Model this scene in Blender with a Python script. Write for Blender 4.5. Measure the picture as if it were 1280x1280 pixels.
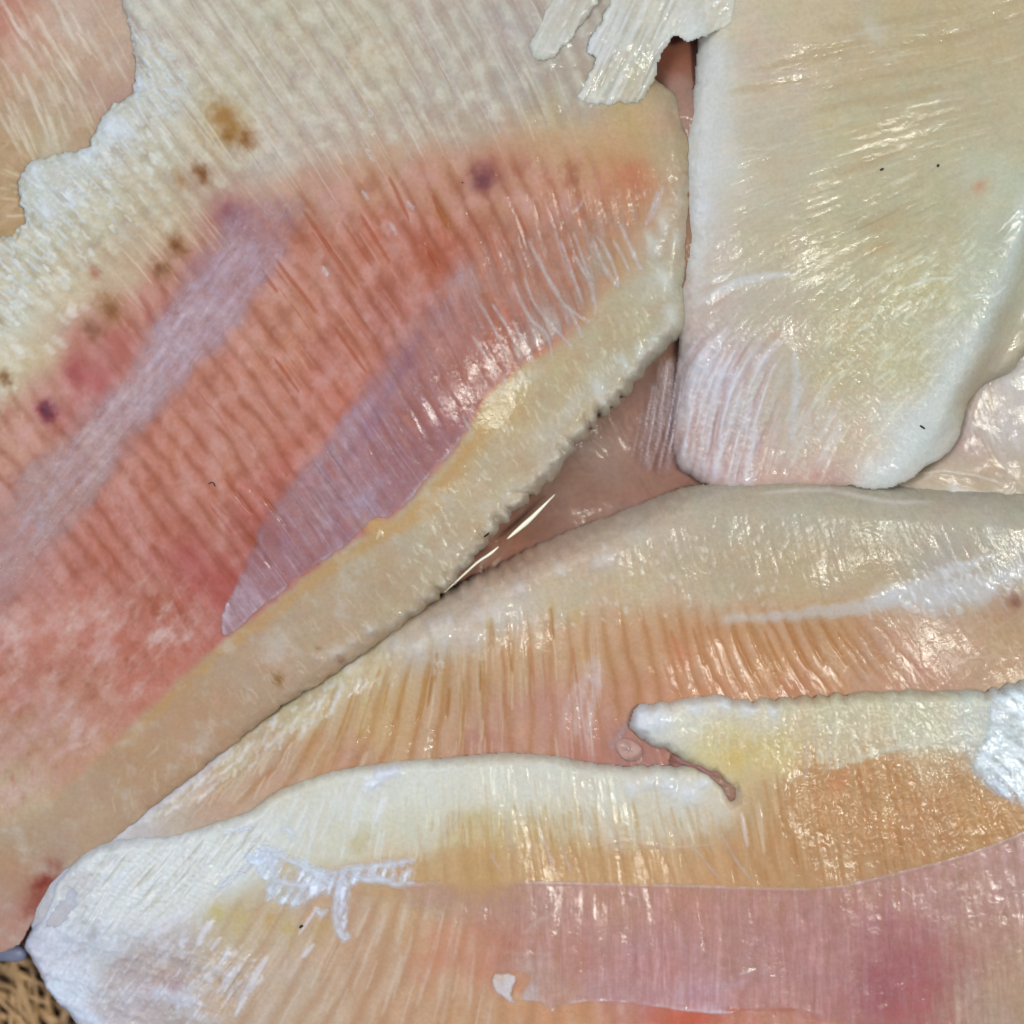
import bpy, math, random
import numpy as np
random.seed(7)
RS = np.random.RandomState(11)
for o in list(bpy.data.objects): bpy.data.objects.remove(o)
scene = bpy.context.scene
COLL = scene.collection

# ------------------------------------------------------------------ scale
# The fish was laid out on a plan drawn in 1/7 mm units ("u"): x to the right, y towards the viewer, z up.
PX = 0.00014
ZREF = 78
def W(x, y, z): return ((x-640)*PX, (640-y)*PX, z*PX)

# ------------------------------------------------------------------ camera, world, lamps, exposure
cam_d = bpy.data.cameras.new('camera'); cam = bpy.data.objects.new('camera', cam_d); COLL.objects.link(cam)
CAM_D = 0.42
cam.location = (0, 0, ZREF*PX + CAM_D)
cam_d.sensor_width = 36
cam_d.angle = 2*math.atan(640*PX/CAM_D)
cam_d.clip_start = 0.01; cam_d.clip_end = 20
cam_d.dof.use_dof = True; cam_d.dof.focus_distance = CAM_D; cam_d.dof.aperture_fstop = 3.6
scene.camera = cam

world = bpy.data.worlds.new('World'); scene.world = world; world.use_nodes = True
bg = world.node_tree.nodes['Background']
bg.inputs[0].default_value = (0.80, 0.86, 1.0, 1); bg.inputs[1].default_value = 0.27

def area(name, loc, size, power, color, target=(0, 0, 0.01)):
    d = bpy.data.lights.new(name, 'AREA'); d.shape = 'RECTANGLE'; d.size, d.size_y = size
    d.energy = power; d.color = color
    o = bpy.data.objects.new(name, d); COLL.objects.link(o); o.location = loc
    from mathutils import Vector
    o.rotation_euler = (Vector(target)-Vector(loc)).to_track_quat('-Z', 'Y').to_euler()
    return o
area('window_lamp', (0.36, -0.02, 1.08), (0.13, 0.22), 6.0, (1.0, 0.985, 0.87))
area('sky_lamp', (-0.45, 0.32, 0.85), (0.6, 0.6), 4.7, (0.94, 0.965, 1.0))
scene.view_settings.view_transform = 'Standard'; scene.view_settings.look = 'None'
scene.view_settings.gamma = 1; scene.view_settings.exposure = 0.14
scene.render.engine = 'CYCLES'
scene.cycles.max_bounces = 5; scene.cycles.diffuse_bounces = 3; scene.cycles.glossy_bounces = 2; scene.cycles.transparent_max_bounces = 12
scene.cycles.use_denoising = True; scene.cycles.use_adaptive_sampling = True; scene.cycles.adaptive_threshold = 0.03

# ------------------------------------------------------------------ plan grid and numeric helpers
S = 1.5
GX0, GY0, GX1, GY1 = -84, -84, 1368, 1368
NX = int((GX1-GX0)/S)+1; NY = int((GY1-GY0)/S)+1
f4 = np.float32
def fade(t): return t*t*t*(t*(t*6-15)+10)
def gnoise(x, y, seed):
    xi = np.floor(x).astype(np.int64); yi = np.floor(y).astype(np.int64)
    xf = (x-xi).astype(f4); yf = (y-yi).astype(f4)
    def grad(ix, iy, dx, dy):
        h = (ix*374761393 + iy*668265263 + seed*974634777) & 0xffffffff
        h = ((h ^ (h >> 13))*1274126177) & 0xffffffff
        a = ((h ^ (h >> 16)) & 1023).astype(f4)*(2*math.pi/1024)
        return np.cos(a)*dx + np.sin(a)*dy
    u = fade(xf); v = fade(yf)
    n00 = grad(xi, yi, xf, yf); n10 = grad(xi+1, yi, xf-1, yf)
    n01 = grad(xi, yi+1, xf, yf-1); n11 = grad(xi+1, yi+1, xf-1, yf-1)
    return (n00*(1-u)+n10*u)*(1-v) + (n01*(1-u)+n11*u)*v
def fbm(x, y, sc, seed, octv=3, gain=0.5):
    r = np.zeros_like(x, dtype=f4); a = 1.0; t = 0
    for k in range(octv):
        r += a*gnoise(x/sc+17.3*k, y/sc-9.1*k, seed+k*31); t += a; a *= gain; sc *= 0.5
    return r/t*1.6
def sstep(a, b, x):
    t = np.clip((x-a)/(b-a), 0, 1); return t*t*(3-2*t)
def smooth_poly(pts, closed=True, n=6):
    P = np.array(pts, dtype=float); out = []
    m = len(P)
    for i in range(m if closed else m-1):
        if closed: p0, p1, p2, p3 = P[i-1], P[i], P[(i+1) % m], P[(i+2) % m]
        else: p0, p1, p2, p3 = P[max(i-1, 0)], P[i], P[i+1], P[min(i+2, m-1)]
        for k in range(n):
            t = k/n
            out.append(0.5*((2*p1)+(-p0+p2)*t+(2*p0-5*p1+4*p2-p3)*t*t+(-p0+3*p1-3*p2+p3)*t**3))
    if not closed: out.append(P[-1])
    return np.array(out)
def seg_dist(P, X, Y, closed):
    d2 = np.full(X.shape, 1e12, f4); m = len(P)
    for i in range(m if closed else m-1):
        ax, ay = P[i]; bx, by = P[(i+1) % m]
        ex, ey = bx-ax, by-ay; L = ex*ex+ey*ey+1e-9
        t = np.clip(((X-ax)*ex+(Y-ay)*ey)/L, 0, 1)
        np.minimum(d2, (X-ax-t*ex)**2+(Y-ay-t*ey)**2, out=d2)
    return np.sqrt(d2)
def inside(P, X, Y):
    r = np.zeros(X.shape, bool); m = len(P)
    for i in range(m):
        ax, ay = P[i]; bx, by = P[(i+1) % m]
        if ay == by: continue
        c = ((ay > Y) != (by > Y)) & (X < (bx-ax)*(Y-ay)/(by-ay)+ax)
        r ^= c
    return r
def upsample(C, cx0, cy0, cs, X, Y):
    fx = np.clip((X-cx0)/cs, 0, C.shape[1]-1.001); fy = np.clip((Y-cy0)/cs, 0, C.shape[0]-1.001)
    ix = fx.astype(int); iy = fy.astype(int); tx = (fx-ix).astype(f4); ty = (fy-iy).astype(f4)
    if C.ndim == 3: tx = tx[..., None]; ty = ty[..., None]
    return (C[iy, ix]*(1-tx)+C[iy, ix+1]*tx)*(1-ty)+(C[iy+1, ix]*(1-tx)+C[iy+1, ix+1]*tx)*ty
def lin(c): 
    c = np.clip(np.asarray(c, dtype=f4)/255.0, 0, 1)
    return np.where(c <= 0.04045, c/12.92, ((c+0.055)/1.055)**2.4)

TONE = np.array([0.862, 0.878, 0.925], f4)
class Sheet:
    """one piece of flesh: a window of the plan grid carrying outline distance, height, colour and fibre direction"""
    def __init__(s, polys, smooth=True, pad=6, cs=4.0, empty=False):
        polys = [smooth_poly(p) if smooth else np.array(p, float) for p in polys]
        A = np.concatenate(polys)
        x0 = max(GX0, A[:, 0].min()-pad); x1 = min(GX1, A[:, 0].max()+pad)
        y0 = max(GY0, A[:, 1].min()-pad); y1 = min(GY1, A[:, 1].max()+pad)
        s.i0 = int((x0-GX0)/S); s.i1 = min(NX, int((x1-GX0)/S)+2)
        s.j0 = int((y0-GY0)/S); s.j1 = min(NY, int((y1-GY0)/S)+2)
        gx = (GX0+np.arange(s.i0, s.i1)*S).astype(f4); gy = (GY0+np.arange(s.j0, s.j1)*S).astype(f4)
        s.X, s.Y = np.meshgrid(gx, gy)
        s.cx = np.arange(gx[0]-cs, gx[-1]+2*cs, cs).astype(f4); s.cy = np.arange(gy[0]-cs, gy[-1]+2*cs, cs).astype(f4)
        s.cs = cs; s.CX, s.CY = np.meshgrid(s.cx, s.cy)
        sd = np.full(s.CX.shape, -99, f4) if empty else None
        if empty: polys = []
        for P in polys:
            d = s.poly_sd_c(P); sd = d if sd is None else np.maximum(sd, d)
        s.sd = s.up(sd); s.sd0 = s.sd.copy()
        s.h = np.zeros_like(s.X); s.col = np.full(s.X.shape+(3,), 128, f4)
        s.alpha = np.ones_like(s.X); s.gloss = np.zeros_like(s.X)
    def up(s, C): return upsample(C, s.cx[0], s.cy[0], s.cs, s.X, s.Y)
    def poly_sd_c(s, P):
        d = seg_dist(P, s.CX, s.CY, True); return np.where(inside(P, s.CX, s.CY), d, -d)
    def mask(s, poly, soft, warp=0, wsc=30, seed=1):
        m = s.up(s.poly_sd_c(smooth_poly(poly)))
        if warp: m = m + warp*fbm(s.X, s.Y, wsc, seed)
        return sstep(-soft, soft, m)
    def cps(s, pts, sig=22, pw=2.0):
        P = np.array(pts, dtype=f4); num = np.zeros(s.CX.shape+(P.shape[1]-2,), f4); den = np.zeros(s.CX.shape, f4)
        for p in P:
            w = 1.0/((s.CX-p[0])**2+(s.CY-p[1])**2+sig*sig)**pw
            num += w[..., None]*p[2:]; den += w
        return s.up(num/den[..., None])
    def field(s, pts):
        """fibre direction from sample points (x, y, dx, dy)"""
        q = [(a, b, *(np.array([c, d])/math.hypot(c, d))) for a, b, c, d in pts]
        D = s.cps(q, sig=60, pw=1.5); D /= np.linalg.norm(D, axis=2, keepdims=True)+1e-6
        s.D = D.astype(f4)
    def at(s, A, x, y):
        return upsample(A, s.X[0, 0], s.Y[0, 0], S, np.array([[x]], f4), np.array([[y]], f4))[0, 0]
    def lic(s, width, length, seed):
        """noise smeared along the fibres"""
        n = gnoise(s.X/width, s.Y/width, seed)+0.5*gnoise(s.X/width*2.1, s.Y/width*2.1, seed+5)
        H, Wd = n.shape; acc = n.copy(); k = 1.0
        step = max(1.0, width*0.45/S)
        for sg in (1, -1):
            px = (s.X-s.X[0, 0])/S; py = (s.Y-s.Y[0, 0])/S
            for q in range(int(length/2/(step*S))):
                ix = np.clip(px+0.5, 0, Wd-1).astype(np.int32); iy = np.clip(py+0.5, 0, H-1).astype(np.int32)
                d = s.D[iy, ix]
                px = px+sg*d[..., 0]*step; py = py+sg*d[..., 1]*step
                ix = np.clip(px+0.5, 0, Wd-1).astype(np.int32); iy = np.clip(py+0.5, 0, H-1).astype(np.int32)
                acc += n[iy, ix]
        acc -= acc.mean(); return acc/(acc.std()+1e-6)
    def mix(s, c, m):
        s.col += (np.array(c, f4)-s.col)*m[..., None]
    def add(s, c, m): s.col += np.array(c, f4)*m[..., None]
    def stroke(s, pts, w, c=None, op=1.0, soft=None, lift=0.0, taper=True, rag=0.0, seed=3):
        """a tapering streak along a line: pigment and relief"""
        P = np.array(pts, float); soft = soft or w
        r = w+soft+rag+2
        a0 = max(0, int((P[:, 0].min()-r-s.X[0, 0])/S)); a1 = min(s.X.shape[1], int((P[:, 0].max()+r-s.X[0, 0])/S)+2)
        b0 = max(0, int((P[:, 1].min()-r-s.Y[0, 0])/S)); b1 = min(s.X.shape[0], int((P[:, 1].max()+r-s.Y[0, 0])/S)+2)
        if a1-a0 < 2 or b1-b0 < 2: return
        X = s.X[b0:b1, a0:a1]; Y = s.Y[b0:b1, a0:a1]
        best = np.full(X.shape, 1e9, f4); par = np.zeros(X.shape, f4); n = len(P)-1
        for i in range(n):
            ax, ay = P[i]; ex, ey = P[i+1]-P[i]; L = ex*ex+ey*ey+1e-9
            t = np.clip(((X-ax)*ex+(Y-ay)*ey)/L, 0, 1)
            d = np.sqrt((X-ax-t*ex)**2+(Y-ay-t*ey)**2); k = d < best
            best = np.where(k, d, best); par = np.where(k, (i+t)/n, par)
        ww = w*(np.sqrt(np.clip(4*par*(1-par), 0, 1)) if taper else 1.0)
        if rag: best = best+rag*fbm(X, Y, max(6, rag*3), seed)
        m = sstep(soft*0.5, -soft*0.5, best-ww)*op
        if taper: m = m*sstep(0, 0.12, par)*sstep(1, 0.88, par)
        if c is not None: s.col[b0:b1, a0:a1] += (np.array(c, f4)-s.col[b0:b1, a0:a1])*m[..., None]
        if lift: s.h[b0:b1, a0:a1] += lift*m
    def spot(s, x, y, r, c, op=0.8, asp=1.0, ang=0, dip=0, rag=0.35, seed=5):
        R = r*2.4*max(asp, 1)
        a0 = max(0, int((x-R-s.X[0, 0])/S)); a1 = min(s.X.shape[1], int((x+R-s.X[0, 0])/S)+2)
        b0 = max(0, int((y-R-s.Y[0, 0])/S)); b1 = min(s.X.shape[0], int((y+R-s.Y[0, 0])/S)+2)
        if a1-a0 < 2 or b1-b0 < 2: return
        X = s.X[b0:b1, a0:a1]-x; Y = s.Y[b0:b1, a0:a1]-y
        ca, sa = math.cos(ang), math.sin(ang)
        u = (X*ca+Y*sa)/asp; v = -X*sa+Y*ca
        d = np.sqrt(u*u+v*v)/r + rag*fbm(X+x, Y+y, r*1.2, seed)
        m = np.exp(-np.clip(d, 0, 9)**2*1.1)*op
        s.col[b0:b1, a0:a1] += (np.array(c, f4)-s.col[b0:b1, a0:a1])*m[..., None]
        if dip: s.h[b0:b1, a0:a1] -= dip*m
    def trace(s, x, y, L, jit=0.0):
        pts = [(x, y)]
        for sg in (1, -1):
            px, py = x, y; run = []
            for k in range(4):
                d = s.at(s.D, px, py); a = random.gauss(0, jit)
                dx, dy = d[0]*math.cos(a)-d[1]*math.sin(a), d[0]*math.sin(a)+d[1]*math.cos(a)
                px += sg*dx*L/8; py += sg*dy*L/8; run.append((px, py))
            pts = pts+run if sg == 1 else run[::-1]+pts
        return pts
    def fibres(s, poly, n, L, w, c, op, lift=0.5, jit=0.08, soft=None, cvar=8):
        P = np.array(poly, float); x0, y0 = P.min(0); x1, y1 = P.max(0); k = 0; tries = 0
        while k < n and tries < n*12:
            tries += 1
            x = random.uniform(x0, x1); y = random.uniform(y0, y1)
            if not inside(P, np.array([x]), np.array([y]))[0]: continue
            k += 1
            l = random.uniform(*L); ww = random.uniform(*w); v = random.gauss(0, cvar)
            s.stroke(s.trace(x, y, l, jit), ww, [q+v for q in c], 0.8*random.uniform(*op), soft or ww*1.8, 0.4*lift*ww)
    def edge(s, amp, sc, seed, octv=3):
        s.sd = s.sd + amp*fbm(s.X, s.Y, sc, seed, octv)
    def build(s, name, mat, parent=None, alpha_cut=None, lowz=None):
        keep = s.sd > -0.6
        if alpha_cut is not None: keep &= s.alpha > alpha_cut
        q = keep[:-1, :-1] & keep[1:, :-1] & keep[:-1, 1:] & keep[1:, 1:]
        used = np.zeros_like(keep); used[:-1, :-1] |= q; used[1:, :-1] |= q; used[:-1, 1:] |= q; used[1:, 1:] |= q
        idx = np.full(keep.shape, -1, np.int64); nv = int(used.sum()); idx[used] = np.arange(nv)
        co = np.stack([(s.X[used]-640)*PX, (640-s.Y[used])*PX, s.h[used]*PX], 1).astype(f4)
        jj, ii = np.nonzero(q)
        F = np.stack([idx[jj, ii], idx[jj+1, ii], idx[jj+1, ii+1], idx[jj, ii+1]], 1).astype(np.int32)
        me = bpy.data.meshes.new(name); me.vertices.add(nv); me.vertices.foreach_set('co', co.ravel())
        nf = len(F); me.loops.add(nf*4); me.polygons.add(nf)
        me.loops.foreach_set('vertex_index', F.ravel())
        me.polygons.foreach_set('loop_start', np.arange(nf, dtype=np.int32)*4)
        me.polygons.foreach_set('use_smooth', np.ones(nf, bool))
        me.update(calc_edges=True)
        at = me.color_attributes.new('Col', 'FLOAT_COLOR', 'POINT')
        c = np.ones((nv, 4), f4); cc = s.col[used]; c[:, :3] = lin(cc*TONE); c[:, 3] = s.alpha[used]
        at.data.foreach_set('color', c.ravel())
        g = me.attributes.new('Thin', 'FLOAT', 'POINT'); g.data.foreach_set('value', np.clip(s.alpha[used], 0, 1).astype(f4))
        me.materials.append(mat)
        o = bpy.data.objects.new(name, me); COLL.objects.link(o); o.parent = parent
        s.obj = o; return o
def tag(o, label=None, cat=None, group=None, kind=None):
    for k, v in (('label', label), ('category', cat), ('group', group), ('kind', kind)):
        if v: o[k] = v
    return o

# ------------------------------------------------------------------ materials
def new_mat(name):
    m = bpy.data.materials.new(name); m.use_nodes = True
    nt = m.node_tree; b = nt.nodes['Principled BSDF']; return m, nt, b
def flesh_mat(name, rough=0.46, sss=0.6, spec=0.16, coat=0.19, fine=1.0, thin=False):
    m, nt, b = new_mat(name); N = nt.nodes; L = nt.links
    a = N.new('ShaderNodeVertexColor'); a.layer_name = 'Col'
    tc = N.new('ShaderNodeTexCoord')
    n1 = N.new('ShaderNodeTexNoise'); n1.inputs['Scale'].default_value = 1500; n1.inputs['Detail'].default_value = 3
    n2 = N.new('ShaderNodeTexNoise'); n2.inputs['Scale'].default_value = 1250; n2.inputs['Detail'].default_value = 4; n2.inputs['Roughness'].default_value = 0.65
    n3 = N.new('ShaderNodeTexNoise'); n3.inputs['Scale'].default_value = 130; n3.inputs['Detail'].default_value = 3
    for n in (n1, n2, n3): L.new(tc.outputs['Object'], n.inputs['Vector'])
    r = N.new('ShaderNodeMapRange'); r.inputs['From Min'].default_value = 0.25; r.inputs['From Max'].default_value = 0.75
    r.inputs['To Min'].default_value = 0.93; r.inputs['To Max'].default_value = 1.07
    L.new(n1.outputs['Fac'], r.inputs['Value'])
    mx = N.new('ShaderNodeMix'); mx.data_type = 'RGBA'; mx.blend_type = 'MULTIPLY'; mx.inputs['Factor'].default_value = 1
    L.new(a.outputs['Color'], mx.inputs[6]); L.new(r.outputs['Result'], mx.inputs[7])
    L.new(mx.outputs[2], b.inputs['Base Color'])
    bp = N.new('ShaderNodeBump'); bp.inputs['Strength'].default_value = 0.24*fine; bp.inputs['Distance'].default_value = 0.00018
    L.new(n2.outputs['Fac'], bp.inputs['Height']); L.new(bp.outputs['Normal'], b.inputs['Normal'])
    L.new(bp.outputs['Normal'], b.inputs['Coat Normal'])
    rr = N.new('ShaderNodeMapRange'); rr.inputs['To Min'].default_value = rough-0.12; rr.inputs['To Max'].default_value = rough+0.16
    rr.inputs['From Min'].default_value = 0.35; rr.inputs['From Max'].default_value = 0.65; L.new(n3.outputs['Fac'], rr.inputs['Value']); L.new(rr.outputs['Result'], b.inputs['Roughness'])
    b.inputs['Specular IOR Level'].default_value = spec
    cw = N.new('ShaderNodeMapRange'); cw.inputs['From Min'].default_value = 0.38; cw.inputs['From Max'].default_value = 0.62; cw.inputs['To Min'].default_value = coat*0.35; cw.inputs['To Max'].default_value = min(1.0, coat*1.7)
    n4 = N.new('ShaderNodeTexNoise'); n4.inputs['Scale'].default_value = 210; n4.inputs['Detail'].default_value = 4; L.new(tc.outputs['Object'], n4.inputs['Vector']); L.new(n4.outputs['Fac'], cw.inputs['Value']); L.new(cw.outputs['Result'], b.inputs['Coat Weight'])
    b.inputs['Coat Weight'].default_value = coat; b.inputs['Coat Roughness'].default_value = 0.09; b.inputs['Coat IOR'].default_value = 1.5
    if sss:
        b.subsurface_method = 'BURLEY'
        b.inputs['Subsurface Weight'].default_value = sss
        b.inputs['Subsurface Radius'].default_value = (1.0, 0.55, 0.35); b.inputs['Subsurface Scale'].default_value = 0.0010
    if thin:
        t = N.new('ShaderNodeBsdfTransparent'); ms = N.new('ShaderNodeMixShader'); g = N.new('ShaderNodeAttribute'); g.attribute_name = 'Thin'
        L.new(g.outputs['Fac'], ms.inputs[0]); L.new(t.outputs[0], ms.inputs[1]); L.new(b.outputs[0], ms.inputs[2])
        L.new(ms.outputs[0], N['Material Output'].inputs['Surface'])
    return m
M_FLESH = flesh_mat('wet_fish_flesh')
M_WET = flesh_mat('slimy_membrane', rough=0.25, coat=1.0)
M_DAMP = flesh_mat('damp_fish_flesh', rough=0.5, coat=0.15)
M_MEMB = flesh_mat('silver_membrane', rough=0.36, sss=0.0, coat=0.35, thin=True)
def plain_mat(name, col, rough=0.5, var=0.15, scale=600, coat=0.0):
    m, nt, b = new_mat(name); N = nt.nodes; L = nt.links
    n = N.new('ShaderNodeTexNoise'); n.inputs['Scale'].default_value = scale; n.inputs['Detail'].default_value = 4
    tc = N.new('ShaderNodeTexCoord'); L.new(tc.outputs['Object'], n.inputs['Vector'])
    cr = N.new('ShaderNodeValToRGB'); c = lin(col)
    cr.color_ramp.elements[0].position = 0.3; cr.color_ramp.elements[1].position = 0.7
    cr.color_ramp.elements[0].color = (*[float(max(0, q*(1-var))) for q in c], 1)
    cr.color_ramp.elements[1].color = (*[float(min(1, q*(1+var))) for q in c], 1)
    L.new(n.outputs['Fac'], cr.inputs[0]); L.new(cr.outputs[0], b.inputs['Base Color'])
    b.inputs['Roughness'].default_value = rough; cw = N.new('ShaderNodeMapRange'); cw.inputs['From Min'].default_value = 0.38; cw.inputs['From Max'].default_value = 0.62; cw.inputs['To Min'].default_value = coat*0.35; cw.inputs['To Max'].default_value = min(1.0, coat*1.7)
    n4 = N.new('ShaderNodeTexNoise'); n4.inputs['Scale'].default_value = 210; n4.inputs['Detail'].default_value = 4; L.new(tc.outputs['Object'], n4.inputs['Vector']); L.new(n4.outputs['Fac'], cw.inputs['Value']); L.new(cw.outputs['Result'], b.inputs['Coat Weight'])
    b.inputs['Coat Weight'].default_value = coat; b.inputs['Coat Roughness'].default_value = 0.1
    return m
M_STRAND = plain_mat('white_sinew', (232, 222, 212), 0.3, 0.08, coat=0.5)
#M_FAT = plain_mat('white_fascia', (236, 238, 240), 0.35, 0.08, coat=0.4)
M_GLINT = plain_mat('pale_glint', (250, 246, 225), 0.15, 0.04, coat=1.0)  # near-white, for the highlights modelled in the gap
M_SPECK = plain_mat('dark_grit', (38, 32, 28), 0.6, 0.3)
M_JELLY = plain_mat('pink_jelly', (186, 150, 142), 0.12, 0.12, coat=1.0)
M_STRAW = plain_mat('dry_straw', (196, 160, 118), 0.6, 0.35, scale=260)
M_BLUE = plain_mat('blue_grey_plastic', (128, 134, 166), 0.4, 0.12)
M_TABLE = plain_mat('dark_table_wood', (70, 52, 38), 0.6, 0.3, scale=60)

# ------------------------------------------------------------------ strands lying on a sheet
def tube(name, pts, rad, mat, parent, flat=0.55, sides=6):
    P = np.array(pts, float); n = len(P); V = []; F = []
    for i in range(n):
        t = P[min(i+1, n-1)]-P[max(i-1, 0)]; t /= np.linalg.norm(t)+1e-9
        sx = np.array([-t[1], t[0], 0]); sx /= np.linalg.norm(sx)+1e-9; up = np.cross(t, sx); up *= np.sign(up[2]+1e-9)
        r = rad[i] if hasattr(rad, '__len__') else rad
        for k in range(sides):
            a = 2*math.pi*k/sides; q = P[i]+sx*math.cos(a)*r+up*math.sin(a)*r*flat; V.append(W(*q))
    for i in range(n-1):
        for k in range(sides):
            F.append((i*sides+k, i*sides+(k+1) % sides, (i+1)*sides+(k+1) % sides, (i+1)*sides+k))
    F.append(tuple(range(sides))[::-1]); F.append(tuple((n-1)*sides+k for k in range(sides)))
    me = bpy.data.meshes.new(name); me.from_pydata(V, [], F); me.update()
    me.polygons.foreach_set('use_smooth', np.ones(len(me.polygons), bool)); me.materials.append(mat)
    o = bpy.data.objects.new(name, me); COLL.objects.link(o); o.parent = parent; return o
def strand(sheet, pts, r, mat=None, parent=None, name='sinew_strand', lift=0.2, wob=0.6, c=(252, 238, 226), op=0.55, soft=2.4):
    """a thin soft thread or string of tissue lying on a sheet, with its own thickness"""
    P = smooth_poly(pts, closed=False, n=5); P = P+np.random.RandomState(int(abs(P[0, 0]*7+P[0, 1]))).normal(0, wob*0.35, P.shape)
    m = Sheet([P], smooth=False, pad=r+6, empty=True)
    best = np.full(m.X.shape, 1e9, f4); par = np.zeros(m.X.shape, f4); n = len(P)-1
    for i in range(n):
        ax, ay = P[i]; ex, ey = P[i+1]-P[i]; t = np.clip(((m.X-ax)*ex+(m.Y-ay)*ey)/(ex*ex+ey*ey+1e-9), 0, 1)
        d = np.sqrt((m.X-ax-t*ex)**2+(m.Y-ay-t*ey)**2); k = d < best
        best = np.where(k, d, best); par = np.where(k, (i+t)/n, par)
    rr = (r+0.4)*(0.35+0.65*np.sqrt(np.clip(4*par*(1-par), 0, 1)))*(1+0.5*fbm(m.X, m.Y, 14, 9, 2))
    m.sd = rr+soft-best
    q = np.clip(m.sd/(rr+soft), 0, 1)
    pj, pi = m.j0-sheet.j0, m.i0-sheet.i0
    hp = sheet.h[max(pj, 0):pj+m.X.shape[0], max(pi, 0):pi+m.X.shape[1]]
    if hp.shape != m.X.shape: return None
    m.h = hp+0.3+r*lift*np.sqrt(np.clip(1-(1-q)**2, 0, 1))
    m.col[:] = np.array(c, f4); m.col += 7*fbm(m.X, m.Y, 7, 12)[..., None]
    m.alpha = op*sstep(0, soft*1.6+r*0.6, m.sd)*(0.75+0.4*fbm(m.X, m.Y, 12, 77, 2))*sstep(0, 0.1, par+0.03)*sstep(1, 0.9, par-0.03)
    return m.build(name, mat or M_MEMB, parent or sheet.obj)

# ------------------------------------------------------------------ table and woven basket under the fish
def add_mesh(name, V, F, mat, parent=None, smooth=False):
    me = bpy.data.meshes.new(name); me.from_pydata(V, [], F); me.update(); me.materials.append(mat)
    if smooth: me.polygons.foreach_set('use_smooth', np.ones(len(me.polygons), bool))
    o = bpy.data.objects.new(name, me); COLL.objects.link(o); o.parent = parent; return o
tb = add_mesh('table_top', [(-.6, -.6, -110*PX), (.6, -.6, -110*PX), (.6, .6, -110*PX), (-.6, .6, -110*PX)], [(0, 1, 2, 3)], M_TABLE)
tag(tb, kind='structure')
bk = bpy.data.objects.new('woven_basket', None); COLL.objects.link(bk); bk.location = (0, 0, -110*PX)
tag(bk, 'brown woven straw basket seen blurred in the bottom left corner', 'basket')
def reed(x0, y0, x1, y1, ph, w, per, zc):
    n = int(math.hypot(x1-x0, y1-y0)/per*4); V = []; F = []
    tx, ty = (x1-x0), (y1-y0); L = math.hypot(tx, ty); tx /= L; ty /= L
    for i in range(n+1):
        t = i/n*L; z = zc+9*math.sin(math.pi*t/per+ph)
        bend = 5*math.sin(t/170+ph*2.3)
        x = x0+tx*t-ty*bend; y = y0+ty*t+tx*bend
        ww = w*(0.85+0.15*math.sin(t/60+ph*5))
        for k, (a, b) in enumerate(((-1, 0), (-0.6, 4), (0.6, 4), (1, 0), (0, -3))):
            V.append(W(x-ty*a*ww, y+tx*a*ww, z+b))
        if i:
            for k in range(5):
                F.append(((i-1)*5+k, (i-1)*5+(k+1) % 5, i*5+(k+1) % 5, i*5+k))
    o = add_mesh('reed', V, F, M_STRAW, bk, True); o.location = (0, 0, 110*PX); return o
for k in range(12):      # only the corner that shows past the fish
    d = k*20
    reed(-260, 1120+d*1.0, 260, 1330+d*1.25, k*math.pi, 7, 24, -64+random.uniform(-3, 3))
    reed(-200+d*1.3, 1060, -110+d*1.1, 1560, k*math.pi+math.pi/2, 6, 22, -64+random.uniform(-3, 3))
# frayed loose straws
for k in range(14):
    x = random.uniform(-40, 40); y = random.uniform(1215, 1330); a = random.uniform(0.3, 1.5); l = random.uniform(50, 120)
    pts = [(x-l/2*math.cos(a)+random.gauss(0, 4), y-l/2*math.sin(a), -50), (x, y, -44+random.uniform(0, 4)), (x+l/2*math.cos(a), y+l/2*math.sin(a)+random.gauss(0, 6), -50)]
    P = np.array(pts); q = smooth_poly(P[:, :2], False, 5); zz = np.interp(np.arange(len(q)), np.linspace(0, len(q)-1, 3), P[:, 2])
    o = tube('loose_straw', [(q[i][0], q[i][1], zz[i]) for i in range(len(q))], random.uniform(1.6, 3.2), M_STRAW, bk); o.location = (0, 0, 110*PX)
bl = tube('plastic_strip', [(-120, 1188, 8), (-60, 1196, 8), (-10, 1203, 8), (8, 1205, 8), (16, 1205, 7), (19, 1205, 6)], [14, 13, 12, 11, 8, 3], M_BLUE, None, sides=12)
tag(bl, 'blurred blue-grey plastic strip at the left edge just above the basket', 'strip')

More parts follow.
